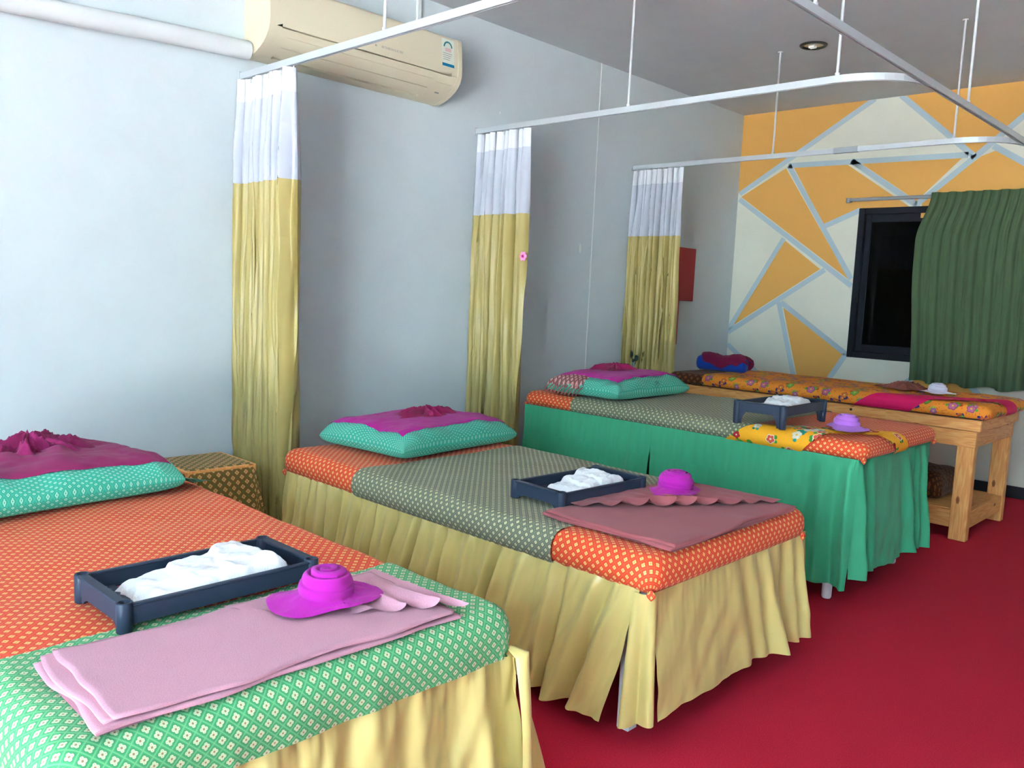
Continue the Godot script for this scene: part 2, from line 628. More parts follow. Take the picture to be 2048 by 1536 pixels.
# ---------------------------------------------------------------- materials
func materials():
	var wl := mat("wall_paint", Color(1, 1, 1), 0.75, noisy(Color8(199, 210, 213), Color8(195, 206, 209), 0.02, 3), 1.6)
	wl.uv1_triplanar = true
	wl.uv1_world_triplanar = true
	var cl := mat("ceiling_paint", Color(1, 1, 1), 0.85, noisy(Color8(203, 209, 211), Color8(196, 203, 206), 0.02, 3), 1.9)
	cl.uv1_triplanar = true
	cl.uv1_world_triplanar = true
	var wb := mat("cream_paint", Color(1, 1, 1), 0.75, noisy(Color8(222, 224, 208), Color8(214, 218, 203), 0.02, 3), 1.7)
	wb.uv1_triplanar = true
	wb.uv1_world_triplanar = true
	mat("mural_orange", Color8(224, 172, 92), 0.75)
	mat("mural_blue", Color8(176, 198, 206), 0.75)
	var cp := mat("carpet", Color(1, 1, 1), 0.97, noisy(Color8(202, 34, 60), Color8(158, 16, 38), 0.12, 3, 512), 0.34)
	cp.uv1_triplanar = true
	cp.uv1_world_triplanar = true
	mat("outside_paving", Color8(206, 204, 198), 0.9)
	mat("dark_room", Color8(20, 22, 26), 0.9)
	mat("black_frame", Color8(22, 26, 36), 0.4)
	mat("black_skirting", Color8(34, 38, 46), 0.5)
	mat("bronze_frame", Color8(90, 92, 94), 0.4)
	var gl := mat("clear_glass", Color(1, 1, 1, 0.06), 0.02)
	gl.transparency = BaseMaterial3D.TRANSPARENCY_ALPHA
	var gd := mat("dark_glass", Color(0.02, 0.025, 0.03, 0.8), 0.03)
	gd.transparency = BaseMaterial3D.TRANSPARENCY_ALPHA
	var al := mat("aluminium", Color8(192, 200, 204), 0.38)
	al.metallic = 0.3
	mat("sleeve_grey", Color8(150, 158, 162), 0.45)
	mat("white_plastic", Color8(206, 212, 212), 0.5)
	mat("white_rod", Color8(196, 202, 204), 0.4)
	mat("ivory_plastic", Color8(212, 205, 178), 0.42)
	mat("bolt_iron", Color8(66, 56, 50), 0.5)
	mat("sticker", Color8(212, 218, 202), 0.5)
	mat("sticker_teal", Color8(40, 110, 118), 0.5)
	mat("sticker_blue", Color8(12, 122, 160), 0.5)
	mat("sticker_pink", Color8(214, 178, 178), 0.5)
	mat("grey_print", Color8(140, 146, 140), 0.6)
	mat("downlight_ring", Color8(40, 46, 44), 0.5)
	var rf := mat("reflector", Color8(215, 220, 215), 0.2)
	rf.metallic = 0.9
	mat("bulb_glass", Color8(240, 240, 235), 0.2)

	# cloth
	var orange := lattice(Color8(232, 74, 42), Color8(238, 104, 62), Color8(252, 196, 122), Color8(238, 120, 60), 0.22, 0.05)
	var olive := lattice(Color8(112, 118, 100), Color8(138, 140, 112), Color8(214, 208, 160), Color8(170, 150, 90), 0.21, 0.07)
	var green := lattice(Color8(70, 160, 104), Color8(120, 190, 130), Color8(202, 210, 168), Color8(160, 120, 92), 0.25, 0.06, 96)
	var teal := lattice(Color8(52, 168, 140), Color8(78, 188, 160), Color8(164, 218, 194), Color8(60, 130, 108), 0.22, 0.05)
	var brown := lattice(Color8(122, 96, 44), Color8(104, 104, 48), Color8(212, 174, 112), Color8(176, 92, 58), 0.25, -1.0, 96, Color8(86, 116, 60))
	var dark := lattice(Color8(92, 52, 26), Color8(60, 30, 16), Color8(150, 92, 44), Color8(70, 36, 20), 0.2, 0.08)
	for q in [["cloth_orange", orange, 0.031], ["cloth_olive", olive, 0.029], ["cloth_green", green, 0.029], ["cloth_teal", teal, 0.023], ["cloth_brown", brown, 0.042], ["cloth_dark", dark, 0.05]]:
		var m := mat(q[0], Color(1, 1, 1), 0.7, q[1], q[2])
		m.rim_enabled = true
		m.rim = 0.12
	var W := Color8(240, 232, 214)
	var pal1 := [[Color8(206, 110, 150), Color8(150, 70, 140), Color8(240, 200, 80), Color8(120, 170, 60)], [Color8(140, 190, 80), Color8(90, 150, 60), Color8(230, 220, 120), Color8(210, 90, 40)], [Color8(220, 130, 60), Color8(200, 70, 60), Color8(250, 220, 120), Color8(60, 60, 130)], [Color8(190, 120, 170), Color8(160, 80, 150), Color8(240, 220, 140), Color8(150, 180, 70)]]
	mat("floral_orange", Color(1, 1, 1), 0.75, floral(Color8(238, 146, 48), Color8(214, 96, 40), pal1, 40, 12, 24, 8), 0.42)
	var pal2 := [[Color8(226, 90, 70), W, Color8(250, 220, 200), Color8(70, 150, 60)], [Color8(205, 40, 50), Color8(150, 20, 40), W, Color8(90, 170, 60)], [W, Color8(226, 220, 190), Color8(240, 200, 60), Color8(40, 150, 130)]]
	mat("floral_yellow", Color(1, 1, 1), 0.75, floral(Color8(246, 172, 36), Color8(246, 182, 50), pal2, 22, 16, 34, 15), 0.42)
	var pal3 := [[Color8(238, 160, 80), Color8(214, 40, 90), Color8(250, 220, 120), Color8(240, 150, 90)], [Color8(214, 30, 96), Color8(236, 150, 90), Color8(250, 220, 120), Color8(236, 120, 90)]]
	mat("floral_pink", Color(1, 1, 1), 0.75, floral(Color8(222, 26, 96), Color8(226, 34, 102), pal3, 9, 9, 16, 23), 0.42)
	mat("border_violet", Color(1, 1, 1), 0.75, lattice(Color8(214, 196, 222), Color8(190, 150, 200), Color8(150, 140, 200), Color8(220, 110, 170), 0.26, 0.06), 0.03)
	mat("check_red", Color(1, 1, 1), 0.8, lattice(Color8(176, 92, 88), Color8(90, 80, 90), Color8(226, 190, 176), Color8(150, 40, 40), 0.24, 0.1), 0.03)
	for q in [["satin_gold", Color8(210, 190, 116), 0.34], ["satin_curtain", Color8(182, 166, 98), 0.45], ["skirt_green", Color8(64, 166, 122), 0.72], ["net_white", Color8(196, 202, 214), 0.85], ["tape_white", Color8(222, 226, 232), 0.8], ["curtain_green", Color8(80, 104, 74), 0.8]]:
		var m := mat(q[0], Color(1, 1, 1), q[2], noisy(q[1], q[1].darkened(0.08), 0.02, 3, 128, Vector2(5, 0.6)), 0.5)
		m.rim_enabled = true
		m.rim = 0.15
		if q[0].begins_with("satin"):
			m.metallic_specular = 0.55
		if q[0] == "net_white" or q[0] == "curtain_green":
			m.backlight_enabled = true
			m.backlight = q[1].darkened(0.6)
	for q in [["towel_pink", Color8(206, 150, 166)], ["towel_rose", Color8(168, 92, 96)], ["towel_maroon", Color8(146, 34, 92)], ["towel_wine", Color8(122, 20, 62)], ["towel_magenta", Color8(190, 34, 168)], ["felt_magenta", Color8(182, 24, 142)], ["towel_lilac", Color8(190, 120, 220)], ["towel_pale", Color8(226, 220, 238)], ["towel_blue", Color8(20, 72, 176)], ["towel_brown", Color8(150, 84, 70)], ["bow_crimson", Color8(152, 26, 84)], ["garment_white", Color8(240, 240, 240)]]:
		var m := mat(q[0], Color(1, 1, 1), 0.95, noisy(q[1], q[1].darkened(0.13), 0.13, 3, 256), 0.12)
		m.rim_enabled = true
		m.rim = 0.18
		m.rim_tint = 0.8
		bump(m, 0.42, 0.05, 128)
	mat("tray_plastic", Color8(44, 55, 72), 0.45)
	mat("pine", Color(1, 1, 1), 0.5, pine(), 0.9)
	M.pine.uv1_scale = Vector3(1.0, 2.6, 1)
	mat("bed_white", Color8(224, 224, 226), 0.5)
	mat("red_board", Color8(176, 62, 66), 0.6)
	mat("leaf_dark", Color8(20, 48, 44), 0.4)
	var bg := mat("bottle_glass", Color(0.75, 0.88, 0.92, 0.35), 0.05)
	bg.transparency = BaseMaterial3D.TRANSPARENCY_ALPHA
	mat("petal_pink", Color8(240, 150, 200), 0.5)
	mat("petal_heart", Color8(214, 60, 140), 0.5)
	mat("plaster", Color8(222, 226, 226), 0.9)

func simple_box(c: Vector3, s: Vector3, b := 0.0) -> MB:
	var mb := MB.new()
	mb.box(c, s, b)
	return mb

func span(a: Vector3, b: Vector3, bev := 0.0) -> MB:
	return simple_box((a + b) / 2, (b - a).abs(), bev)

# ---------------------------------------------------------------- the room
func room():
	struct("floor", span(Vector3(-0.2, -0.12, ZB - 0.2), Vector3(XR + 0.2, 0, ZF + 0.15)), M.carpet, "crimson carpet covering the whole floor", "floor")
	struct("ceiling", span(Vector3(-0.2, H, ZB - 0.2), Vector3(XR + 0.2, H + 0.15, ZF + 0.15)), M.ceiling_paint, "plain pale grey ceiling", "ceiling")
	var wl := struct("wall_left", span(Vector3(-0.2, 0, ZB - 0.2), Vector3(0, H, ZF + 0.15)), M.wall_paint, "pale blue grey wall behind the bed heads", "wall")
	# filled spots and nail marks
	for q in [[1.63, -4.63, 0.012, 0.035], [1.08, -3.66, 0.010, 0.018], [2.41, -3.78, 0.006, 0.008]]:
		var mb := MB.new()
		var poly := PackedVector2Array()
		for k in 9: poly.append(Vector2(cos(TAU * k / 9) * q[2] * (0.8 + 0.4 * hsh(k, q[0])), sin(TAU * k / 9) * q[3]))
		mb.plate(poly, Vector3(0, q[0], q[1]), Vector3(0, 0, -1), Vector3(0, 1, 0), 0.0012)
		part(wl, "plaster_patch", mb, M.plaster)
	struct("wall_right", span(Vector3(XR, 0, ZB - 0.2), Vector3(XR + 0.2, H, ZF + 0.15)), M.wall_paint, "pale grey wall facing the bed feet", "wall")
	glazing("window_2", "tall glass shop front with grey frames facing the street")
	# back wall around the window opening
	var wx0 := 1.085
	var wx1 := 2.5
	var wy0 := 0.905
	var wy1 := 2.087
	var mb := MB.new()
	mb.box(Vector3((wx0 - 0.0) / 2, H / 2, ZB - 0.1), Vector3(wx0, H, 0.2))
	mb.box(Vector3((wx1 + XR) / 2, H / 2, ZB - 0.1), Vector3(XR - wx1, H, 0.2))
	mb.box(Vector3((wx0 + wx1) / 2, wy0 / 2, ZB - 0.1), Vector3(wx1 - wx0, wy0, 0.2))
	mb.box(Vector3((wx0 + wx1) / 2, (wy1 + H) / 2, ZB - 0.1), Vector3(wx1 - wx0, H - wy1, 0.2))
	var wb := struct("wall_back", mb, M.cream_paint, "cream wall painted with orange triangles and pale blue lines", "wall")
	mural(wb)
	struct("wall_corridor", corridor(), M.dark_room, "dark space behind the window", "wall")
	# window
	var w := Node3D.new()
	w.name = "window_1"
	w.position = Vector3((wx0 + wx1) / 2, wy0, ZB)
	add_child(w)
	w.set_meta("kind", "structure")
	w.set_meta("label", "black framed window half covered by green curtain")
	w.set_meta("category", "window")
	var fr := MB.new()
	for q in [[wx0, wx0 + 0.05, wy0, wy1], [wx1 - 0.05, wx1, wy0, wy1], [wx0 + 0.05, wx1 - 0.05, wy0, wy0 + 0.05], [wx0 + 0.05, wx1 - 0.05, wy1 - 0.05, wy1]]:
		fr.box(Vector3((q[0] + q[1]) / 2, (q[2] + q[3]) / 2, ZB - 0.02), Vector3(q[1] - q[0], q[3] - q[2], 0.075), 0.004)
	part(w, "frame", fr, M.black_frame)
	var sx0 := wx0 + 0.05
	for k in 2:
		var a: float = sx0 if k == 0 else sx0 + 0.63
		var b: float = a + 0.66 if k == 0 else wx1 - 0.05
		var zz: float = ZB - 0.03 if k == 0 else ZB - 0.06
		var sa := MB.new()
		for q in [[a, a + 0.045, wy0 + 0.05, wy1 - 0.05], [b - 0.045, b, wy0 + 0.05, wy1 - 0.05], [a + 0.045, b - 0.045, wy0 + 0.05, wy0 + 0.11], [a + 0.045, b - 0.045, wy1 - 0.11, wy1 - 0.05]]:
			sa.box(Vector3((q[0] + q[1]) / 2, (q[2] + q[3]) / 2, zz), Vector3(q[1] - q[0], q[3] - q[2], 0.028), 0.003)
		var sn := part(w, "sash", sa, M.black_frame)
		lpart(sn, "pane", span(Vector3(a + 0.04, wy0 + 0.10, zz - 0.003), Vector3(b - 0.04, wy1 - 0.10, zz + 0.003)), M.dark_glass)
		if k == 0:
			lpart(sn, "latch", span(Vector3(b - 0.035, 1.35, zz + 0.014), Vector3(b - 0.012, 1.50, zz + 0.026), 0.004), M.black_frame)
	struct("baseboard_back", span(Vector3(0, 0, ZB), Vector3(XR, 0.085, ZB + 0.014), 0.002), M.black_skirting, "black skirting along the mural wall", "baseboard")
	struct("baseboard_left", span(Vector3(0, 0, ZB + 0.014), Vector3(0.014, 0.085, ZF), 0.002), M.black_skirting, "black skirting behind the bed heads", "baseboard")
	struct("trim_1", span(Vector3(0, 0.085, -4.764), Vector3(0.004, H, -4.756), 0.001), M.plaster, "thin white vertical joint strip on grey wall", "trim")
	var mf := MB.new()
	mf.box(Vector3(FX0 / 2, H / 2, ZF + 0.075), Vector3(FX0, H, 0.15))
	mf.box(Vector3((FX1 + XR) / 2, H / 2, ZF + 0.075), Vector3(XR - FX1, H, 0.15))
	mf.box(Vector3((FX0 + FX1) / 2, (FY1 + H) / 2, ZF + 0.075), Vector3(FX1 - FX0, H - FY1, 0.15))
	struct("wall_front", mf, M.wall_paint, "street wall around the glass shop front", "wall")
	struct("floor_pavement", span(Vector3(-12, -0.2, ZF + 0.15), Vector3(18, -0.08, 26)), M.outside_paving, "pale street paving outside the shop front", "pavement")

# shop glazing: frame, mullions and one pane for each bay
func glazing(called: String, label: String):
	var n := 3
	var w := Node3D.new()
	w.name = called
	w.position = Vector3((FX0 + FX1) / 2, 0, ZF + 0.075)
	add_child(w)
	w.set_meta("kind", "structure")
	w.set_meta("label", label)
	w.set_meta("category", "window")
	var fr := MB.new()
	var bars := [[FX0, FX0 + 0.05, 0.0, FY1], [FX1 - 0.05, FX1, 0.0, FY1], [FX0 + 0.05, FX1 - 0.05, 0.0, 0.06], [FX0 + 0.05, FX1 - 0.05, FY1 - 0.05, FY1]]
	for k in range(1, n):
		var m := lerpf(FX0, FX1, float(k) / n)
		bars.append([m - 0.025, m + 0.025, 0.06, FY1 - 0.05])
	for q in bars:
		fr.box(Vector3((q[0] + q[1]) / 2, (q[2] + q[3]) / 2, ZF + 0.075), Vector3(q[1] - q[0], q[3] - q[2], 0.06), 0.003)
	part(w, "frame", fr, M.bronze_frame)
	for k in n:
		var a := lerpf(FX0, FX1, float(k) / n) + (0.05 if k == 0 else 0.025)
		var b := lerpf(FX0, FX1, float(k + 1) / n) - (0.05 if k == n - 1 else 0.025)
		part(w, "pane", span(Vector3(a, 0.06, ZF + 0.072), Vector3(b, FY1 - 0.05, ZF + 0.078)), M.clear_glass)

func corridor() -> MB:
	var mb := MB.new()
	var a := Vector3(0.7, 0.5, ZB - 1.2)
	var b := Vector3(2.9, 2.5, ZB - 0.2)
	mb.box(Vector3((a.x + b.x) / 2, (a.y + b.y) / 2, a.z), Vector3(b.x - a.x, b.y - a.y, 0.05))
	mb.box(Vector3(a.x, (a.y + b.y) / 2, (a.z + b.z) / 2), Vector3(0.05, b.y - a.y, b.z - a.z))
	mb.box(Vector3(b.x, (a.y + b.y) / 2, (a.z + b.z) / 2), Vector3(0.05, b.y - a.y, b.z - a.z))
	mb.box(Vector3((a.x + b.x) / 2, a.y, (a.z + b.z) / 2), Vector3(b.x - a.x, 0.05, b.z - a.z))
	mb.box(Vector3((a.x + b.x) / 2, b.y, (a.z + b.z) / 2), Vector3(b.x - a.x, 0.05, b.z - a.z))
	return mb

func mural(wb: Node3D):
	var oranges := [
		[[0.0, 2.924], [1.10, 2.924], [0.0, 2.255]],
		[[1.34, 2.924], [1.885, 2.455], [2.42, 2.924]],
		[[1.93, 2.43], [2.03, 2.465], [2.75, 2.02], [2.75, 2.0], [1.55, 2.0], [1.55, 2.13]],
		[[1.06, 2.44], [1.80, 2.425], [1.51, 2.13]],
		[[0.50, 2.445], [0.95, 2.44], [1.46, 2.088], [1.085, 2.088], [0.80, 1.965]],
		[[0.03, 2.225], [0.43, 2.445], [1.045, 1.525]],
		[[0.475, 1.84], [0.80, 1.605], [0.0, 1.07]],
		[[0.505, 1.275], [1.05, 0.925], [0.92, 0.62], [0.70, 0.62]],
		[[1.56, 0.74], [1.70, 0.85], [1.98, 0.79], [2.14, 0.62], [1.50, 0.62]],
	]
	for q in oranges:
		var mb := MB.new()
		var poly := PackedVector2Array()
		for p in q: poly.append(Vector2(p[0], p[1]))
		mb.plate(poly, Vector3(0, 0, ZB), Vector3.RIGHT, Vector3.UP, 0.001)
		part(wb, "painted_triangle", mb, M.mural_orange)
	var strips := [
		[0.015, 2.25, 1.13, 2.93], [1.325, 2.93, 1.885, 2.425], [0.45, 2.465, 1.84, 2.445], [0.985, 2.465, 1.51, 2.10], [1.885, 2.425, 1.50, 2.09],
		[1.885, 2.425, 2.44, 2.93], [2.0, 2.495, 2.76, 2.01], [0.455, 2.465, 1.063, 1.53], [0.015, 2.205, 1.07, 1.475], [0.81, 1.955, 1.09, 2.075],
		[0.46, 1.86, 0.0, 1.06], [0.84, 1.60, 0.0, 1.035], [0.46, 1.32, 0.67, 0.62], [0.48, 1.32, 1.075, 0.925], [1.075, 0.925, 0.90, 0.62], [0.0, 0.925, 0.42, 0.62],
		[1.60, 0.78, 1.42, 0.62], [1.98, 0.80, 2.16, 0.62]]
	for q in strips:
		var a := Vector2(q[0], q[1])
		var b := Vector2(q[2], q[3])
		var d := (b - a).normalized()
		var nn := d.orthogonal() * 0.021
		var poly := PackedVector2Array([a - nn, b - nn, b + nn, a + nn])
		var clip := Geometry2D.intersect_polygons(poly, PackedVector2Array([Vector2(0.002, 0.1), Vector2(5.3, 0.1), Vector2(5.3, 2.922), Vector2(0.002, 2.922)]))
		var mb := MB.new()
		mb.plate(clip[0], Vector3(0, 0, ZB), Vector3.RIGHT, Vector3.UP, 0.0018)
		part(wb, "painted_line", mb, M.mural_blue)

# ---------------------------------------------------------------- curtain bays, air conditioner
func track(label: String, zt: float, z_end: float, rods: Array, sleeve := false):
	var yb := 2.248
	var hh := 0.030
	var xr := 2.525
	var rad := 0.30
	var t := thing("curtain_track", label, "curtain track", Vector3(0, yb, zt), "ceiling hung curtain tracks")
	var path := [Vector3(0.004, yb, zt), Vector3(0.4, yb, zt), Vector3(1.2, yb, zt)]
	path.append(Vector3(xr - rad, yb, zt))
	for k in range(1, 13):
		var a := PI / 2 * k / 12
		path.append(Vector3(xr - rad + sin(a) * rad, yb, zt - rad + cos(a) * rad))
	path.append(Vector3(xr, yb, z_end))
	# slotted channel profile: two side walls, a roof and inward lips
	var mb := MB.new()
	var prof := [Vector2(-0.004, 0), Vector2(-0.011, 0), Vector2(-0.011, hh), Vector2(0.011, hh), Vector2(0.011, 0), Vector2(0.004, 0), Vector2(0.004, 0.003), Vector2(0.0085, 0.003), Vector2(0.0085, hh - 0.003), Vector2(-0.0085, hh - 0.003), Vector2(-0.0085, 0.003), Vector2(-0.004, 0.003)]
	var rings := []
	for i in path.size():
		var d: Vector3 = (path[mini(i + 1, path.size() - 1)] - path[maxi(i - 1, 0)]).normalized()
		var s := d.cross(Vector3.UP).normalized()
		var ring := []
		for p in prof: ring.append(path[i] + s * p.x + Vector3.UP * p.y)
		rings.append(ring)
	for i in path.size() - 1:
		var d: Vector3 = (path[i + 1] - path[i]).normalized()
		var s := d.cross(Vector3.UP).normalized()
		for k in prof.size():
			var k2 := (k + 1) % prof.size()
			var e: Vector2 = prof[k2] - prof[k]
			var o := -e.orthogonal()
			mb.face([rings[i][k], rings[i + 1][k], rings[i + 1][k2], rings[i][k2]], s * -o.x + Vector3.UP * -o.y)
	part(t, "rail", mb, M.aluminium)
	part(t, "wall_bracket", span(Vector3(0, yb - 0.004, zt - 0.018), Vector3(0.006, yb + 0.038, zt + 0.018), 0.002), M.aluminium)
	if sleeve:
		part(t, "joint_sleeve", span(Vector3(1.53, yb - 0.002, zt - 0.0125), Vector3(1.68, yb + 0.032, zt + 0.0125), 0.001), M.sleeve_grey)
	for p in rods:
		var m2 := MB.new()
		m2.tube([Vector3(p.x, yb + hh, p.y), Vector3(p.x, H, p.y)], 0.0062, 10)
		m2.lathe([Vector2(0, H - 0.004), Vector2(0.016, H - 0.004), Vector2(0.016, H)], Vector3(p.x, 0, p.y), 16)
		m2.lathe([Vector2(0, yb + hh), Vector2(0.010, yb + hh), Vector2(0.010, yb + hh + 0.012), Vector2(0, yb + hh + 0.012)], Vector3(p.x, 0, p.y), 12)
		part(t, "hanger_rod", m2, M.white_rod)

func curtain(label: String, zt: float, x0: float, x1: float, folds: float, sd: float, spread := 0.0):
	var top := 2.240
	var bot := 0.07
	var t := thing("partition_curtain", label, "curtain", Vector3((x0 + x1) / 2, bot, zt), "gold and white partition curtains")
	part(t, "heading_tape", curtain_mesh(x0, x1, zt, top, 2.135, top, bot, folds, 0.046, sd, spread, 6), M.tape_white)
	part(t, "net_panel", curtain_mesh(x0, x1, zt, 2.135, 1.757, top, bot, folds, 0.046, sd, spread, 14), M.net_white)
	part(t, "body", curtain_mesh(x0, x1, zt, 1.757, bot, top, bot, folds, 0.046, sd, spread, 46), M.satin_curtain)
	for k in 9:
		var x := lerpf(x0 + 0.02, x1 - 0.02, k / 8.0)
		var mb := MB.new()
		mb.tube([Vector3(x, 2.222, zt), Vector3(x, 2.245, zt)], 0.003, 6)
		part(t, "hook", mb, M.white_plastic)

func bays():
	track("aluminium curtain track nearest the air conditioner, hung on ceiling rods", T1, T2 - 0.29, [Vector2(1.12, T1), Vector2(2.235, T1), Vector2(2.525, -2.725)])
	track("curved aluminium curtain track ending above the gap before the green skirted bed", T2, T3 - 0.29, [Vector2(1.14, T2), Vector2(2.235, T2), Vector2(2.525, -4.37)])
	track("curved aluminium curtain track with a grey joint sleeve near the mural wall", T3, ZB + 0.004, [Vector2(1.12, T3), Vector2(2.22, T3)], true)
	curtain("gathered gold and white curtain hanging under the air conditioner", T1, 0.02, 0.49, 9.0, 1.0, 0.02)
	curtain("gathered gold and white curtain with a pink flower clip", T2, 0.03, 0.455, 7.5, 2.0, 0.04)
	curtain("gathered gold and white curtain beside the red wall board", T3, 0.015, 0.435, 9.5, 3.4, 0.03)

	# pink flower clip
	var fc := thing("flower_clip", "small pink flower clipped to the edge of gold curtain", "clip", Vector3(0.475, 1.51, T2 + 0.035))
	var mb := MB.new()
	for k in 6:
		var a := TAU * k / 6
		var c := Vector3(cos(a) * 0.017, sin(a) * 0.017, 0)
		mb.grid(10, 6, func(u: float, v: float):
			var th: float = u * TAU
			var ph: float = v * PI
			return [c + Vector3(sin(ph) * cos(th) * 0.012, sin(ph) * sin(th) * 0.012, cos(ph) * 0.006), Vector2(u, v)], true)
	lpart(fc, "petals", mb, M.petal_pink)
	mb = MB.new()
	mb.grid(10, 6, func(u: float, v: float):
		var th: float = u * TAU
		var ph: float = v * PI
		return [Vector3(sin(ph) * cos(th) * 0.009, sin(ph) * sin(th) * 0.009, cos(ph) * 0.009 + 0.004), Vector2(u, v)], true)
	lpart(fc, "heart", mb, M.petal_heart)

	air_conditioner()

	# refrigerant pipe casing along the wall
	var pc := thing("pipe_casing", "round white pipe casing running along wall into the air conditioner", "pipe", Vector3(0.055, 2.4, -1.2))
	mb = MB.new()
	var pts := []
	for k in 13:
		var z := lerpf(0.9, -2.045, k / 12.0)
		pts.append(Vector3(0.052, 2.376 - (z + 2.0) * 0.045 + 0.003 * sin(k * 1.3), z))
	mb.tube(pts, 0.043, 20)
	part(pc, "casing", mb, M.white_plastic)
	for z in [0.3, -0.5]:
		mb = MB.new()
		mb.tube([Vector3(0.052, 2.376 - (z + 2.0) * 0.045, z - 0.012), Vector3(0.052, 2.376 - (z + 2.0) * 0.045, z + 0.012)], 0.047, 20)
		part(pc, "clip_band", mb, M.white_plastic)
	var cd := thing("cable_conduit", "thin white conduit rising from air conditioner to ceiling", "conduit", Vector3(0.012, 2.7, -3.1))
	part(cd, "channel", span(Vector3(0, 2.66, -3.115), Vector3(0.018, H, -3.085), 0.003), M.white_plastic)

	# red wall board with a narrow strip below
	var rb := thing("wall_board", "red board with a narrow strip below on the grey wall", "board", Vector3(0.01, 1.29, -5.9))
	part(rb, "panel", span(Vector3(0, 1.295, -6.122), Vector3(0.016, 1.727, -5.62), 0.002), M.red_board)
	part(rb, "strip", span(Vector3(0, 0.935, -5.925), Vector3(0.012, 1.295, -5.89), 0.002), M.red_board)

	# recessed downlight
	var dl := thing("downlight", "round recessed ceiling downlight with dark ring, unlit", "ceiling light", Vector3(1.351, H, -5.177))
	mb = MB.new()
	mb.lathe([Vector2(0.062, -0.001), Vector2(0.064, -0.010), Vector2(0.078, -0.010), Vector2(0.084, -0.004), Vector2(0.084, 0.0)], Vector3.ZERO, 40)
	lpart(dl, "trim_ring", mb, M.downlight_ring)
	mb = MB.new()
	mb.lathe([Vector2(0.064, -0.004), Vector2(0.056, -0.003), Vector2(0.030, -0.0015), Vector2(0.0, -0.001)], Vector3.ZERO, 32)
	lpart(dl, "reflector", mb, M.reflector)
	mb = MB.new()
	mb.tube([Vector3(-0.018, -0.014, 0.0), Vector3(0.018, -0.014, 0.0)], 0.009, 10)
	mb.tube([Vector3(-0.018, -0.014, 0.022), Vector3(0.018, -0.014, 0.022)], 0.009, 10)
	lpart(dl, "bulb", mb, M.bulb_glass)

	# window curtain and its rod
	var rod := thing("curtain_rod", "thin silver curtain rod above the black window", "curtain rod", Vector3(1.0, 2.15, ZB + 0.07))
	mb = MB.new()
	mb.tube([Vector3(1.0, 2.150, ZB + 0.055), Vector3(2.7, 2.150, ZB + 0.055)], 0.014, 12)
	part(rod, "tube", mb, M.sleeve_grey)
	for x in [1.01, 2.68]:
		mb = MB.new()
		mb.tube([Vector3(x, 2.147, ZB), Vector3(x, 2.147, ZB + 0.055)], 0.012, 10)
		mb.tube([Vector3(x, 2.128, ZB + 0.055), Vector3(x, 2.165, ZB + 0.055)], 0.019, 12)
		part(rod, "bracket", mb, M.sleeve_grey)
	var gc := thing("window_curtain", "dark green pleated curtain drawn over half of black window", "curtain", Vector3(2.15, 0.77, ZB + 0.07))
	mb = MB.new()
	mb.grid(260, 40, func(u: float, v: float):
		var y: float = lerpf(2.172, 0.768, v)
		var left: float = 1.645 - 0.085 * smoothstep(0.0, 0.25, v) + 0.05 * smoothstep(0.3, 1.0, v)
		var ph: float = u * TAU * 9.0 + 0.8 * sin(v * 2.0) * u
		var sn := sin(ph)
		var z: float = ZB + 0.102 + 0.028 * (signf(sn) * pow(absf(sn), 0.45) - 0.35 * exp(-pow(sn / 0.25, 2.0))) * (0.6 + 0.4 * v) + 0.01 * noise.get_noise_2d(u * 60, v * 8)
		return [Vector3(lerpf(left, 2.68, u), y + 0.012 * v * sin(ph * 0.5), z), Vector2(u * 2.0, y)], false)
	part(gc, "panel", mb, M.curtain_green)

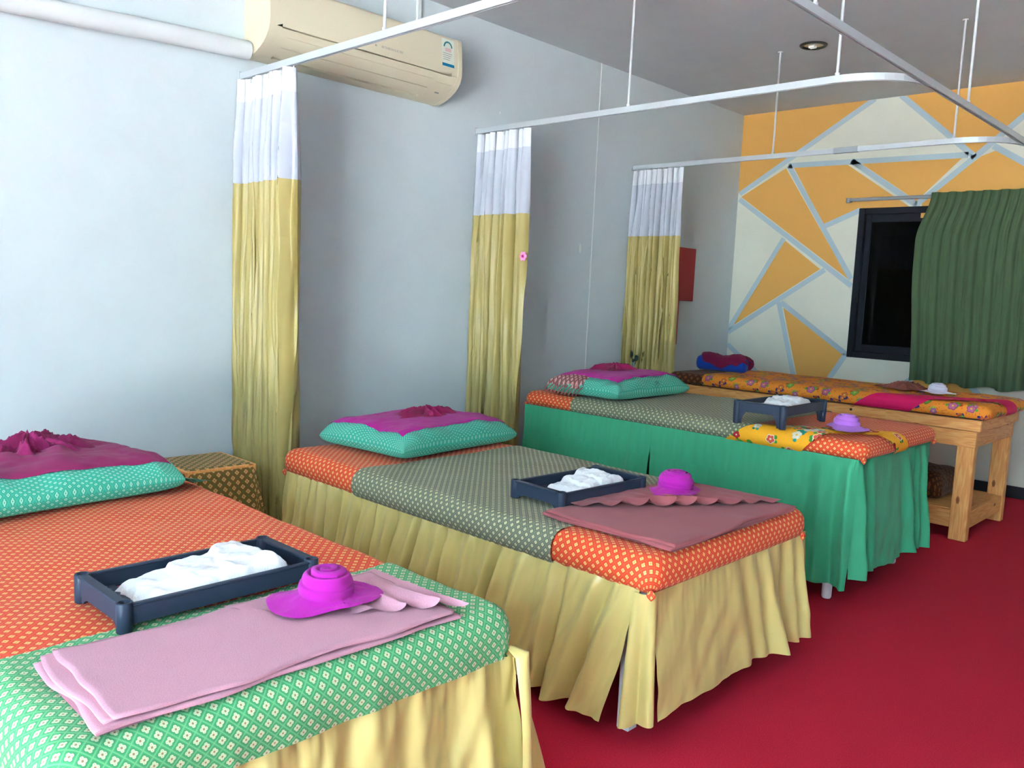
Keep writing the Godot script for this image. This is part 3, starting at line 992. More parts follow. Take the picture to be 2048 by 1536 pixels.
func air_conditioner():
	var z0 := -2.057
	var z1 := -3.235
	var t := thing("air_conditioner", "cream wall mounted air conditioner with dark outlet slots", "air conditioner", Vector3(0.0, 2.34, (z0 + z1) / 2))
	# side profile (x out from wall, y)
	var prof := [Vector2(0.0, 2.352), Vector2(0.045, 2.350), Vector2(0.08, 2.358), Vector2(0.115, 2.370), Vector2(0.150, 2.386), Vector2(0.180, 2.404), Vector2(0.203, 2.424), Vector2(0.220, 2.446), Vector2(0.231, 2.472), Vector2(0.235, 2.50), Vector2(0.232, 2.56), Vector2(0.226, 2.62), Vector2(0.220, 2.662), Vector2(0.212, 2.674), Vector2(0.198, 2.680), Vector2(0.0, 2.682)]
	var body := MB.new()
	var np := prof.size() - 1
	var at := func(f: float) -> Array:
		var i := int(clampf(f, 0, np - 0.001))
		var p: Vector2 = prof[i].lerp(prof[i + 1], f - i)
		var d: Vector2 = (prof[i + 1] - prof[i]).normalized()
		return [p, Vector2(d.y, -d.x)]
	# outlet slot and the joint under the front panel are cut into the shell: [from, to, depth, z range]
	var grooves := [[2.02, 2.48, 0.070, -2.145, -3.045], [7.80, 8.06, 0.022, -2.12, -3.165]]
	var cuts := [z0, -2.12, -2.145, -3.045, -3.165, z1]
	for c in cuts.size() - 1:
		var za: float = cuts[c]
		var zb: float = cuts[c + 1]
		var ring := []
		for k in prof.size():
			ring.append([prof[k], 3])
			for g in grooves:
				if int(g[0]) == k:
					var on: bool = za <= g[3] + 0.001 and zb >= g[4] - 0.001
					var ra: Array = at.call(g[0])
					var rb: Array = at.call(g[1])
					var dp: float = g[2] if on else 0.0
					ring.append([ra[0], 5 if on else 3])
					ring.append([ra[0] - ra[1] * dp, 6 if on else 3])
					ring.append([rb[0] - rb[1] * dp, 7 if on else 3])
					ring.append([rb[0], 3])
					if on:
						for e in [[za, g[3]], [zb, g[4]]]:
							if absf(e[0] - e[1]) < 0.001:
								var q := []
								for w in [ra[0], ra[0] - ra[1] * dp, rb[0] - rb[1] * dp, rb[0]]: q.append(Vector3(w.x, w.y, e[0]))
								body.st.set_smooth_group(-1)
								body.face(q, Vector3(0, 0, -1 if e[0] == za else 1))
		# the joint crosses profile point 8: drop that point inside the groove
		var line := []
		for r in ring:
			var skip := false
			if r[0] == prof[8] and za <= -2.119 and zb >= -3.166: skip = true
			if not skip: line.append(r)
		for k in line.size() - 1:
			var p: Vector2 = line[k][0]
			var q: Vector2 = line[k + 1][0]
			if p.distance_to(q) < 1e-6: continue
			var d := (q - p).normalized()
			body.st.set_smooth_group(line[k][1])
			body.face([Vector3(p.x, p.y, za), Vector3(q.x, q.y, za), Vector3(q.x, q.y, zb), Vector3(p.x, p.y, zb)], Vector3(d.y, -d.x, 0))
	body.st.set_smooth_group(-1)
	for e in [z0, z1]:
		var cen := Vector3(0.1, 2.5, e)
		for k in np:
			body.face([cen, Vector3(prof[k].x, prof[k].y, e), Vector3(prof[k + 1].x, prof[k + 1].y, e)], Vector3(0, 0, 1 if e == z0 else -1))
		body.face([cen, Vector3(prof[np].x, prof[np].y, e), Vector3(prof[0].x, prof[0].y, e)], Vector3(0, 0, 1 if e == z0 else -1))
	part(t, "body", body, M.ivory_plastic)
	# end caps, a little proud
	for e in [[z0 + 0.004, z0 - 0.026], [z1 + 0.026, z1 - 0.004]]:
		var cap := MB.new()
		var cp := []
		for p in prof: cp.append(Vector2(p.x * 1.012, 2.5 + (p.y - 2.5) * 1.012))
		cap.grid(1, np, func(u: float, v: float):
			var p: Vector2 = cp[int(round(v * np))]
			return [Vector3(p.x, p.y, lerpf(e[0], e[1], u)), Vector2(u, v)], false, 3)
		for q in 2:
			var cen := Vector3(0.1, 2.5, e[q])
			for k in np:
				cap.face([cen, Vector3(cp[k].x, cp[k].y, e[q]), Vector3(cp[k + 1].x, cp[k + 1].y, e[q])], Vector3(0, 0, 1 if q == 0 else -1))
			cap.face([cen, Vector3(cp[np].x, cp[np].y, e[q]), Vector3(cp[0].x, cp[0].y, e[q])], Vector3(0, 0, 1 if q == 0 else -1))
		part(t, "end_cap", cap, M.ivory_plastic)
	# strips that follow the curved underside
	var strip := func(fa: float, fb: float, za: float, zb: float, off: float) -> MB:
		var mb := MB.new()
		mb.grid(2, 8, func(u: float, v: float):
			var r: Array = at.call(lerpf(fa, fb, v))
			var p: Vector2 = r[0] + r[1] * off
			return [Vector3(p.x, p.y, lerpf(za, zb, u)), Vector2(u, v)], false, 2)
		for w in [fa, fb]:
			var r: Array = at.call(w)
			var p: Vector2 = r[0] + r[1] * off
			var q: Vector2 = r[0]
			mb.face([Vector3(q.x, q.y, za), Vector3(p.x, p.y, za), Vector3(p.x, p.y, zb), Vector3(q.x, q.y, zb)], Vector3(0, 1 if w == fb else -1, 0.01))
		return mb
	part(t, "louver", strip.call(4.75, 6.6, -2.145, -3.045, 0.006), M.ivory_plastic)
	part(t, "louver", strip.call(2.65, 4.6, -2.145, -3.045, 0.005), M.ivory_plastic)
	part(t, "display_panel", strip.call(3.2, 6.2, -3.07, -3.19, 0.004), M.ivory_plastic)
	part(t, "button", strip.call(4.0, 4.2, -3.11, -3.14, 0.0065), M.grey_print)
	# maker's emblem and lettering
	var fx := Vector3(0.2365, 2.4985, 0)
	var tm := TextMesh.new()
	var sfont := SystemFont.new()
	sfont.font_names = PackedStringArray(["Droid Sans"])
	tm.font = sfont
	tm.text = "MITSUBISHI ELECTRIC"
	tm.font_size = 16
	tm.pixel_size = 0.0009
	tm.depth = 0.0006
	var lt := MeshInstance3D.new()
	lt.name = "lettering"
	lt.mesh = tm
	lt.material_override = M.grey_print
	t.add_child(lt)
	lt.position = Vector3(0.2345, 2.515, -2.755) - t.position
	lt.rotation = Vector3(0, PI / 2, 0)
	var em := MB.new()
	for k in 3:
		var a := PI / 2 + TAU * k / 3
		var d := Vector2(cos(a), sin(a)) * 0.007
		var o := Vector2(-d.y, d.x) * 0.5
		var cpt := Vector3(0.2342, 2.514, -2.648)
		em.plate(PackedVector2Array([Vector2.ZERO, d * 0.5 + o, d, d * 0.5 - o]), cpt, Vector3(0, 0, -1), Vector3.UP, 0.0008)
	part(t, "emblem", em, M.grey_print)
	# energy sticker
	var stx := 0.2305
	var so := Vector3(stx, 2.585, -3.135)
	var ex := Vector3(0, 0, -1)
	var ey := Vector3(-0.09, 1, 0).normalized()
	var sb := MB.new()
	sb.plate(PackedVector2Array([Vector2(-0.045, -0.075), Vector2(0.045, -0.075), Vector2(0.045, 0.075), Vector2(-0.045, 0.075)]), so, ex, ey, 0.0007)
	var st := part(t, "energy_label", sb, M.sticker)
	var arc := PackedVector2Array()
	for k in 15: arc.append(Vector2(cos(PI * k / 14.0), sin(PI * k / 14.0)) * 0.032 + Vector2(0, 0.032))
	for k in 15: arc.append(Vector2(cos(PI * (14 - k) / 14.0), sin(PI * (14 - k) / 14.0)) * 0.023 + Vector2(0, 0.032))
	sb = MB.new()
	sb.plate(arc, so, ex, ey, 0.0012)
	lpart(st, "dial", sb, M.sticker_teal)
	sb = MB.new()
	sb.plate(PackedVector2Array([Vector2(-0.020, 0.008), Vector2(0.024, 0.008), Vector2(0.024, 0.028), Vector2(-0.020, 0.028)]), so, ex, ey, 0.0011)
	lpart(st, "printed_patch", sb, M.sticker_pink)
	sb = MB.new()
	for k in 4:
		var yy := -0.004 - k * 0.011
		sb.plate(PackedVector2Array([Vector2(-0.036, yy), Vector2(0.03 - 0.006 * k, yy), Vector2(0.03 - 0.006 * k, yy + 0.003), Vector2(-0.036, yy + 0.003)]), so, ex, ey, 0.0011)
	lpart(st, "small_print", sb, M.grey_print)
	sb = MB.new()
	sb.plate(PackedVector2Array([Vector2(-0.043, -0.072), Vector2(0.043, -0.072), Vector2(0.043, -0.056), Vector2(-0.043, -0.056)]), so, ex, ey, 0.0013)
	lpart(st, "blue_bar", sb, M.sticker_blue)

# ---------------------------------------------------------------- beds
func bed(label: String, x0: float, x1: float, zn: float, zf: float, yt: float, round_legs: bool):
	var t := thing("massage_bed", label, "bed", Vector3((x0 + x1) / 2, 0, (zn + zf) / 2), "low massage beds in a row")
	var i := 0.015
	part(t, "platform", span(Vector3(x0 + i, yt - 0.055, zf + i), Vector3(x1 - i, yt, zn - i), 0.004), M.bed_white)
	for x in [x0 + 0.06, x1 - 0.10]:
		for z in [zn - 0.07, zf + 0.07]:
			var mb := MB.new()
			if round_legs: mb.lathe([Vector2(0, 0), Vector2(0.018, 0), Vector2(0.022, 0.008), Vector2(0.022, yt - 0.055)], Vector3(x, 0, z), 20)
			else: mb.box(Vector3(x, (yt - 0.055) / 2, z), Vector3(0.045, yt - 0.055, 0.045), 0.003)
			part(t, "leg", mb, M.bed_white)

func mattress(label: String, x0: float, x1: float, zn: float, zf: float, yb: float, yt: float, m: Material, sd: float, tufts := true):
	var t := thing("mattress", label, "mattress", Vector3((x0 + x1) / 2, yb, (zn + zf) / 2))
	part(t, "pad", soft_block(x0, x1, zf, zn, yb, yt, 0.042, 0.004, 0.010, 0.014, sd), m)
	if tufts:
		for c in [Vector3(x1 - 0.004, yb + 0.010, zn - 0.006), Vector3(x1 - 0.004, yb + 0.010, zf + 0.006), Vector3(x0 + 0.006, yb + 0.010, zn - 0.006)]:
			var mb := MB.new()
			mb.grid(14, 8, func(u: float, v: float):
				var a: float = u * TAU
				var r: float = 0.015 * sin(v * PI) * (0.7 + 0.5 * sin(a * 3 + c.z * 9) * v)
				return [c + Vector3(cos(a) * r, (v - 0.5) * 0.034, sin(a) * r), Vector2(u * 0.1, v * 0.04)], true)
			part(t, "corner_tuft", mb, m)

func bays_skirt(label: String, group: String) -> Node3D:
	return thing("bed_skirt", label, "bed skirt", Vector3.ZERO, group)

func tray(label: String, at: Vector3, turn := 0.0, foot := 0.016):
	# base at y = 0: four posts, four walls, slotted floor; foot = height of the open arch
	var lx := 0.250
	var lz := 0.47
	var t := thing("serving_tray", label, "tray", at, "slate blue plastic trays on the beds")
	t.rotation.y = turn
	var hh := foot + 0.048
	for sx in [-1, 1]:
		for sz in [-1, 1]:
			var mb := MB.new()
			var c := Vector3(sx * (lx / 2 - 0.014), 0, sz * (lz / 2 - 0.014))
			mb.lathe([Vector2(0.0, 0.0), Vector2(0.0145, 0.0), Vector2(0.016, 0.002), Vector2(0.0165, hh - 0.002), Vector2(0.0155, hh), Vector2(0.0115, hh), Vector2(0.0115, hh - 0.012), Vector2(0.0, hh - 0.012)], c, 20)
			lpart(t, "post", mb, M.tray_plastic)
	for sz in [-1, 1]:
		var mb := MB.new()
		var z: float = sz * (lz / 2 - 0.010)
		mb.box(Vector3(0, foot + 0.023, z), Vector3(lx - 0.05, 0.046, 0.008), 0.001)
		mb.box(Vector3(0, hh - 0.004, z - sz * 0.002), Vector3(lx - 0.05, 0.007, 0.024), 0.002)
		for sx in [-1, 1]:
			# flared bracket between post and wall
			var ex := Vector3(-sx, 0, 0)
			mb.plate(PackedVector2Array([Vector2(0, 0.003), Vector2(0.012, 0.003), Vector2(0.018, foot * 0.6), Vector2(0.034, foot + 0.002), Vector2(0, foot + 0.002)]), Vector3(sx * (lx / 2 - 0.026), 0, z - 0.003), ex, Vector3.UP, 0.006 * -sx)
		lpart(t, "end_wall", mb, M.tray_plastic)
	for sx in [-1, 1]:
		var mb := MB.new()
		var x: float = sx * (lx / 2 - 0.008)
		mb.box(Vector3(x, foot + 0.021, 0), Vector3(0.006, 0.042, lz - 0.05), 0.001)
		mb.box(Vector3(x, foot + 0.041, 0), Vector3(0.013, 0.006, lz - 0.05), 0.002)
		lpart(t, "side_wall", mb, M.tray_plastic)
	var fl := MB.new()
	var nx := 9
	var nz := 15
	for k in nx + 1:
		fl.box(Vector3(lerpf(-lx / 2 + 0.012, lx / 2 - 0.012, float(k) / nx), foot + 0.005, 0), Vector3(0.012, 0.004, lz - 0.03))
	for k in nz + 1:
		fl.box(Vector3(0, foot + 0.0052, lerpf(-lz / 2 + 0.016, lz / 2 - 0.016, float(k) / nz)), Vector3(lx - 0.03, 0.004, 0.016))
	lpart(t, "slotted_floor", fl, M.tray_plastic)

# folded garment inside a tray
func garment(label: String, at: Vector3, turn: float, sx: float, sz: float, hh: float, sd: float):
	var t := thing("folded_garment", label, "garment", at, "white folded garments in the trays")
	t.rotation.y = turn
	var mb := MB.new()
	mb.grid(60, 90, func(u: float, v: float):
		var a: float = u * 2 - 1
		var b: float = v * 2 - 1
		var edge := 1.0 - pow(maxf(absf(a), absf(b)), 14.0)
		var rx := sx / 2 * (1.0 + 0.07 * noise.get_noise_2d(b * 5 + sd, 2.0)) * (1.0 - 0.12 * b)
		var rz := sz / 2 * (1.0 + 0.06 * noise.get_noise_2d(a * 4 + sd, 8.0))
		var steps := 0.45 + 0.22 * smoothstep(0.42, 0.36, b - 0.12 * a) + 0.22 * smoothstep(-0.18, -0.26, b - 0.25 * a)
		var lump := 0.20 * noise.get_noise_2d(a * 3.5 + sd, b * 4.5) + 0.10 * (1.0 - absf(sin(a * 4.0 + b * 5.0 + sd + 2.0 * noise.get_noise_2d(a * 3, b * 3)))) * smoothstep(0.6, -0.6, b)
		return [Vector3(a * rx, hh * edge * maxf(0.2, steps + lump), b * rz), Vector2(a * rx, b * rz)], true)
	lpart(t, "cloth", mb, M.garment_white)

# diagonal runner folded over the near edge and the foot edge
func diagonal_runner(o: Dictionary, a0: Vector2, a1: Vector2, b0: Vector2, b1: Vector2) -> MB:
	# quad in cloth coordinates: (a0, a1) hang over the near side, (b0, b1) over the foot
	var mb := MB.new()
	mb.grid(90, 22, func(u: float, v: float):
		var p: Vector2 = a0.lerp(b0, u).lerp(a1.lerp(b1, u), v)
		return [drape_point(o, p.x, p.y), Vector2(p.x, p.y)], true)
	return mb

func stool(at: Vector3, label: String):
	var t := thing("bedside_stool", label, "stool", at, "cloth covered stools beside the bed heads")
	var top := 0.5
	var hx := 0.17
	var hz := 0.165
	var o := {"x0": -hx, "x1": hx, "z0": -hz, "z1": hz, "top": top, "r": 0.03, "lmax": 0.49, "fold": {"x0": 1, "x1": 1, "z0": 1, "z1": 1}, "hang": 0.022, "flare": 0.16, "wrinkle": 0.002, "step": 0.016, "seed": at.z}
	o.s0 = -hx + 0.03 - 0.49
	o.s1 = hx - 0.03 + 0.49
	o.t0 = -hz + 0.03 - 0.49
	o.t1 = hz - 0.03 + 0.49
	lpart(t, "cloth_cover", drape(o), M.cloth_brown)
	var mb := MB.new()
	mb.box(Vector3(0, top - 0.022, 0), Vector3(hx * 2 - 0.01, 0.035, hz * 2 - 0.01), 0.004)
	lpart(t, "seat", mb, M.pine)
	for sx in [-1, 1]:
		for sz in [-1, 1]:
			lpart(t, "leg", simple_box(Vector3(sx * 0.13, (top - 0.04) / 2, sz * 0.125), Vector3(0.03, top - 0.04, 0.03), 0.002), M.pine)

func towel_stack(t: Node3D, layers: Array, m: Material):
	for q in layers:
		part(t, "fold", soft_block(q[0], q[1], q[2], q[3], q[4], q[5], minf(0.0048, (q[5] - q[4]) * 0.49), 0.0040, 0.0, 0.010, q[0] * 37 + q[4] * 300, 0.020), m)

# ruffled top layer of a folded towel: la..lb the laid edge, fa..fb the free rippled edge (x, z)
func ruffle(la: Vector2, lb: Vector2, fa: Vector2, fb: Vector2, y: float, waves: float, amp: float, cen: float, wide: float, sd: float) -> MB:
	var mb := MB.new()
	mb.grid(160, 24, func(u: float, v: float):
		var g := exp(-pow((u - cen) / wide, 2.0))
		var ph: float = u * waves * TAU + sd + 1.5 * noise.get_noise_2d(u * 12, sd)
		var w: float = pow(v, 1.6)
		var free := fa.lerp(fb, u)
		var across := (fb - fa).normalized().orthogonal()
		if across.x < 0: across = -across
		free += across * (0.030 * sin(u * PI) + 0.012 * g * sin(ph + 0.9))
		var p := la.lerp(lb, u).lerp(free, v)
		p += (fb - fa).normalized() * 0.016 * g * w * cos(ph)
		var yy: float = y + 0.0035 + amp * w * (0.5 + 0.5 * sin(ph)) * (0.22 + 0.78 * g) + 0.003 * noise.get_noise_2d(p.x * 30, p.y * 30)
		return [Vector3(p.x, yy, p.y), p], false)
	return mb

func furniture():
	# ---------------- bed one (green runner)
	var x0 := 0.60
	var x1 := 2.55
	bed("low massage bed with gold skirt and green runner at its foot", x0, x1 - 0.02, -0.42, -1.38, 0.46, false)
	mattress("orange printed mattress under the green runner", x0, x1, -0.40, -1.37, 0.46, 0.57, M.cloth_orange, 1.0, false)
	var rn := thing("bed_runner", "green printed cloth over the foot of orange mattress", "runner", Vector3(2.34, 0.574, -0.88))
	var o := {"x0": x0 - 0.004, "x1": x1 + 0.007, "z0": -1.377, "z1": -0.393, "top": 0.5775, "r": 0.046, "lmax": 0.146, "fold": {"x1": 1, "z0": 1, "z1": 1}, "wrinkle": 0.006, "hang": 0.016, "seed": 3.0, "bulge": 0.012, "bh": 0.13}
	o.s0 = 2.13
	o.s1 = 2.511 + 0.146
	o.t0 = -1.331 - 0.146
	o.t1 = -0.439 + 0.146
	o.step = 0.009
	part(rn, "cloth", drape(o), M.cloth_green)
	var ob: Dictionary = o.duplicate()
	ob.lmax = 0.195
	ob.t0 = -0.439 + 0.146
	ob.t1 = -0.439 + 0.190
	ob.s1 = 2.50
	part(rn, "border", drape(ob), M.border_violet)
	var sk := thing("bed_skirt", "gold satin skirt under the green runner with a loose corner flap", "bed skirt", Vector3(2.55, 0.06, -0.9), "satin and cotton bed skirts")
	part(sk, "foot_panel", skirt_panel(Vector3(2.545, 0.46, -0.405), Vector3(2.545, 0.46, -1.40), Vector3(1, 0, 0), 0.472, 0.07, [[0.12, 0.05, 0.03], [0.30, 0.06, 0.022], [0.52, 0.07, 0.025], [0.66, 0.05, 0.02], [0.86, 0.07, -0.03, 0.04]], 0.05, 0.034, 1.3, 0.01, 3.0, 0.012), M.satin_gold)
	part(sk, "near_panel", skirt_panel(Vector3(x0, 0.46, -0.402), Vector3(2.545, 0.46, -0.402), Vector3(0, 0, 1), 0.462, 0.07, [[0.3, 0.05, 0.03], [0.7, 0.05, 0.03], [1.1, 0.05, 0.03], [1.5, 0.05, 0.03], [1.8, 0.05, 0.03]], 0.04, 0.035, 2.3, 0.01), M.satin_gold)
	part(sk, "far_panel", skirt_panel(Vector3(2.56, 0.455, -1.385), Vector3(x0, 0.455, -1.385), Vector3(0, 0, -1), 0.45, 0.07, [[0.4, 0.05, 0.03], [0.9, 0.05, 0.03], [1.4, 0.05, 0.03]], 0.04, 0.03, 3.3, 0.01), M.satin_gold)
	# loose flap at the far foot corner
	var mb := MB.new()
	mb.grid(24, 30, func(u: float, v: float):
		var a: float = lerpf(-0.25, 1.35, u)
		var top := 0.478 - 0.03 * absf(u - 0.35)
		var y: float = lerpf(top, 0.075, v)
		var rr: float = 0.050 + 0.055 * v + 0.020 * sin(u * 9.0) * v + 0.012 * sin(u * 5 + v * 4)
		return [Vector3(2.535 + cos(a) * rr * 1.2, y, -1.365 - sin(a) * rr), Vector2(u * 0.2, y)], true)
	mb.grid(24, 4, func(u: float, v: float):
		var a: float = lerpf(-0.25, 1.35, u)
		var rr: float = (0.050 + 0.012 * sin(u * 5)) * v
		return [Vector3(2.535 + cos(a) * rr * 1.2, 0.484 - (0.006 + 0.03 * absf(u - 0.35)) * v, -1.365 - sin(a) * rr), Vector2(u * 0.2, v * 0.05)], true)
	part(sk, "corner_flap", mb, M.satin_gold)

	# pillow with maroon towel
	var p1 := thing("pillow", "teal printed pillow under a maroon towel", "pillow", Vector3(0.90, 0.5760, -0.87))
	p1.rotation.y = 0.10
	lpart(p1, "cushion", pillow(0.52, 0.72, 0.130, 0.010, 3.0), M.cloth_teal)
	mb = MB.new()
	mb.grid(40, 12, func(u: float, v: float):
		return [Vector3(lerpf(-0.22, 0.235, u), 0.048 - 0.040 * v + 0.010 * sin(u * 14.0) * v, -0.345 - 0.13 * v * (0.55 + 0.45 * absf(sin(u * 4.4 + 0.4)))), Vector2(u * 0.4, v * 0.1)], false)
	lpart(p1, "open_hem", mb, M.cloth_teal)
	var tw := thing("bath_towel", "maroon terry towel knotted on top of teal pillow", "towel", Vector3(0.90, 0.5760, -0.87))
	tw.rotation.y = 0.10
	var crumple := func(x: float, z: float) -> float:
		var e := 0.0
		e += 0.030 * exp(-pow((z + 0.07 - x * 0.5) / 0.05, 2.0)) * exp(-pow((x + 0.02) / 0.12, 2.0))
		e += 0.020 * exp(-pow((z - 0.14 + x * 0.4) / 0.07, 2.0)) * exp(-pow((x + 0.0) / 0.12, 2.0))
		return e
	lpart(tw, "cloth", pillow_cloth(0.52, 0.72, 0.130, 0.010, 3.0, -0.98, 0.86, -0.93, 0.99, 0.006, 0.012, 2.0, crumple), M.towel_maroon)
	var kb := bow(0.14, 0.23, 0.105, 1.2)
	var kn := lpart(tw, "knot", kb, M.towel_maroon)
	kn.position = Vector3(-0.03, 0.128, 0.02)

	tray("slate blue tray holding a white garment beside dusty pink towel", Vector3(2.045, 0.5790, -0.868), 0.02)
	garment("white folded garment in the tray beside the dusty pink towel", Vector3(2.05, 0.603, -0.87), 0.10, 0.195, 0.33, 0.062, 1.0)

	var t1 := thing("folded_towel", "dusty pink folded towel on the green runner", "towel", Vector3(2.37, 0.582, -0.85))
	towel_stack(t1, [[2.212, 2.537, -1.235, -0.462, 0.5805, 0.5885], [2.216, 2.530, -1.225, -0.478, 0.5880, 0.5955], [2.213, 2.533, -1.215, -0.494, 0.5950, 0.6025]], M.towel_pink)
	part(t1, "ruffled_edge", ruffle(Vector2(2.21, -0.84), Vector2(2.21, -1.235), Vector2(2.235, -0.83), Vector2(2.535, -1.24), 0.598, 7.0, 0.026, 0.86, 0.22, 0.6), M.towel_pink)
	rosette("bright magenta towel rosette on the dusty pink towel", Vector3(2.33, 0.6085, -1.015), 0.060, M.towel_magenta, 1.75, 2.2, 1.3)

	# ---------------- stools
	stool(Vector3(0.345, 0, -1.70), "stool covered with brown floral cloth between maroon towel and gold curtain")
	stool(Vector3(0.33, 0, -3.25), "stool under brown floral cloth behind the orange mattress with rose towel")
	stool(Vector3(0.30, 0, -4.90), "stool under brown floral cloth hidden behind the green skirted bed")
	var bt := thing("glass_bottle", "clear bottle with dark green leaves against the grey wall", "bottle", Vector3(0.24, 0.505, -5.02))
	mb = MB.new()
	mb.lathe([Vector2(0, 0), Vector2(0.03, 0.0), Vector2(0.032, 0.01), Vector2(0.032, 0.20), Vector2(0.020, 0.25), Vector2(0.014, 0.28), Vector2(0.014, 0.33)], Vector3.ZERO, 20)
	lpart(bt, "glass", mb, M.bottle_glass)
	for q in [[-0.02, 0.385, 0.03, 0.4], [0.025, 0.36, 0.022, -0.5], [0.0, 0.34, 0.018, 0.1]]:
		mb = MB.new()
		mb.tube([Vector3(0, 0.1, 0), Vector3(q[0] * 0.4, 0.3, 0), Vector3(q[0], q[1] - q[2] * 0.5, 0)], 0.0025, 6)
		mb.grid(8, 8, func(u: float, v: float):
			var b: float = (v - 0.5) * 2
			var w: float = q[2] * 0.62 * sqrt(maxf(0.0, 1.0 - b * b))
			return [Vector3(q[0] + (u - 0.5) * 2 * w, q[1] + b * q[2], q[3] * (u - 0.5) * 0.03 + 0.01 * b * b), Vector2(u, v)])
		lpart(bt, "leaf", mb, M.leaf_dark)

	# ---------------- bed two (olive runner)
	bed("low massage bed with gold skirt and olive runner", x0, 2.545, -1.955, -2.95, 0.455, false)
	mattress("orange printed mattress under the olive runner and rose towel", x0, 2.56, -1.94, -2.91, 0.455, 0.57, M.cloth_orange, 5.0)
	rn = thing("bed_runner", "olive grey printed cloth across the mattress with rose towel", "runner", Vector3(1.67, 0.574, -2.42))
	o = {"x0": x0, "x1": 2.56, "z0": -2.918, "z1": -1.932, "top": 0.5745, "r": 0.046, "lmax": 0.14, "h": 0.123, "fold": {"z0": 1, "z1": 1}, "wrinkle": 0.004, "bulge": 0.012, "seed": 5.0, "step": 0.011}
	o.s0 = 1.14
	o.s1 = 2.195
	o.t0 = -2.872 - 0.140
	o.t1 = -1.978 + 0.140
	part(rn, "cloth", drape(o), M.cloth_olive)
	sk = thing("bed_skirt", "gold satin skirt with open corner pleat under the olive runner", "bed skirt", Vector3(2.5, 0.08, -2.4), "satin and cotton bed skirts")
	part(sk, "near_panel", skirt_panel(Vector3(x0 + 0.01, 0.455, -1.945), Vector3(2.515, 0.455, -1.945), Vector3(0, 0, 1), 0.474, 0.065, [[0.09, 0.035, 0.045, 0.0], [0.19, 0.03, 0.040, 0.01], [0.31, 0.04, 0.060, 0.05], [0.43, 0.03, 0.045, -0.02], [0.55, 0.04, 0.055, 0.02], [0.66, 0.03, 0.045], [0.79, 0.035, 0.05, -0.02], [0.925, 0.032, 0.09, -0.01], [1.07, 0.035, 0.06], [1.20, 0.05, -0.03], [1.34, 0.035, 0.07, -0.05], [1.46, 0.06, -0.04], [1.62, 0.04, 0.04, 0.03], [1.80, 0.05, 0.05, -0.05]], 0.050, 0.024, 5.3, 0.008, 4.0, 0.008, 0.0, -0.075), M.satin_gold)
	part(sk, "foot_panel", skirt_panel(Vector3(2.545, 0.455, -1.975), Vector3(2.545, 0.455, -2.95), Vector3(1, 0, 0), 0.474, 0.10, [[0.50, 0.07, 0.02, 0.09], [0.66, 0.06, -0.03, 0.06], [0.80, 0.07, 0.05], [0.93, 0.05, -0.03]], 0.045, 0.016, 6.3, 0.012, 2.0, 0.004, -0.01, 0.0), M.satin_gold)
	part(sk, "far_panel", skirt_panel(Vector3(2.545, 0.455, -2.955), Vector3(x0 + 0.01, 0.455, -2.955), Vector3(0, 0, -1), 0.45, 0.08, [[0.5, 0.05, 0.03], [1.0, 0.05, 0.03]], 0.04, 0.03, 7.3), M.satin_gold)
	# corner tongue between the two panels
	mb = MB.new()
	mb.grid(36, 26, func(u: float, v: float):
		var k := pow(v, 0.8)
		var a: float = lerpf(-0.35, 1.75, u)
		var r: float = 0.040 + 0.012 * k + 0.022 * k * sin(u * 9.5 + 0.9)
		var p := Vector3(2.516 + sin(a) * r, lerpf(0.464, 0.060 + 0.030 * u, v), -1.976 + cos(a) * r)
		return [p, Vector2(u * 0.12, p.y)], true)
	part(sk, "corner_tongue", mb, M.satin_gold)
	var p2 := thing("pillow", "teal printed pillow under a smooth magenta cloth beside the brown stool", "pillow", Vector3(0.87, 0.5790, -2.50))
	p2.rotation.y = 0.10
	lpart(p2, "cushion", pillow(0.54, 0.76, 0.13, 0.010, 7.0), M.cloth_teal)
	tw = thing("pillow_cloth", "magenta felt cloth on the teal pillow beside brown stool", "cloth", Vector3(0.87, 0.5790, -2.50))
	tw.rotation.y = 0.10
	lpart(tw, "cloth", pillow_cloth(0.54, 0.76, 0.13, 0.010, 7.0, -0.96, 0.84, -0.92, 0.90, 0.005, 0.003, 6.0), M.felt_magenta)
	var bw := thing("knotted_towel", "crimson knotted towel on magenta cloth over the orange bed", "towel", Vector3(0.86, 0.712, -2.53), "crimson knotted towels on pillows")
	lpart(bw, "cloth", bow(0.10, 0.20, 0.060, 2.1), M.bow_crimson)
	tray("slate blue tray with white garment on the olive runner beside rose towel", Vector3(1.955, 0.5770, -2.345), -0.03)
	garment("crumpled white garment in the tray beside rose towel", Vector3(1.96, 0.601, -2.36), 0.1, 0.17, 0.27, 0.055, 4.0)
	var t2 := thing("folded_towel", "rose brown folded towel with rippled edge on orange mattress", "towel", Vector3(2.32, 0.58, -2.40))
	towel_stack(t2, [[2.06, 2.568, -2.805, -2.025, 0.5775, 0.5865], [2.065, 2.562, -2.80, -2.034, 0.586, 0.5945]], M.towel_rose)
	part(t2, "ruffled_edge", ruffle(Vector2(2.068, -2.16), Vector2(2.075, -2.80), Vector2(2.10, -2.13), Vector2(2.52, -2.80), 0.5975, 9.0, 0.038, 0.46, 0.26, 2.0), M.towel_rose)
	rosette("bright magenta towel rosette on the rose brown towel", Vector3(2.20, 0.602, -2.595), 0.062, M.towel_magenta, 1.3, 2.05, 1.35)

	# ---------------- bed three (green skirt)
	var y3 := 0.645
	bed("tall massage bed with green cotton skirt and white legs", 0.52, 2.46, -3.575, -4.50, y3, true)
	mattress("orange printed mattress on the green skirted bed", 0.52, 2.50, -3.575, -4.47, y3, 0.735, M.cloth_orange, 9.0)
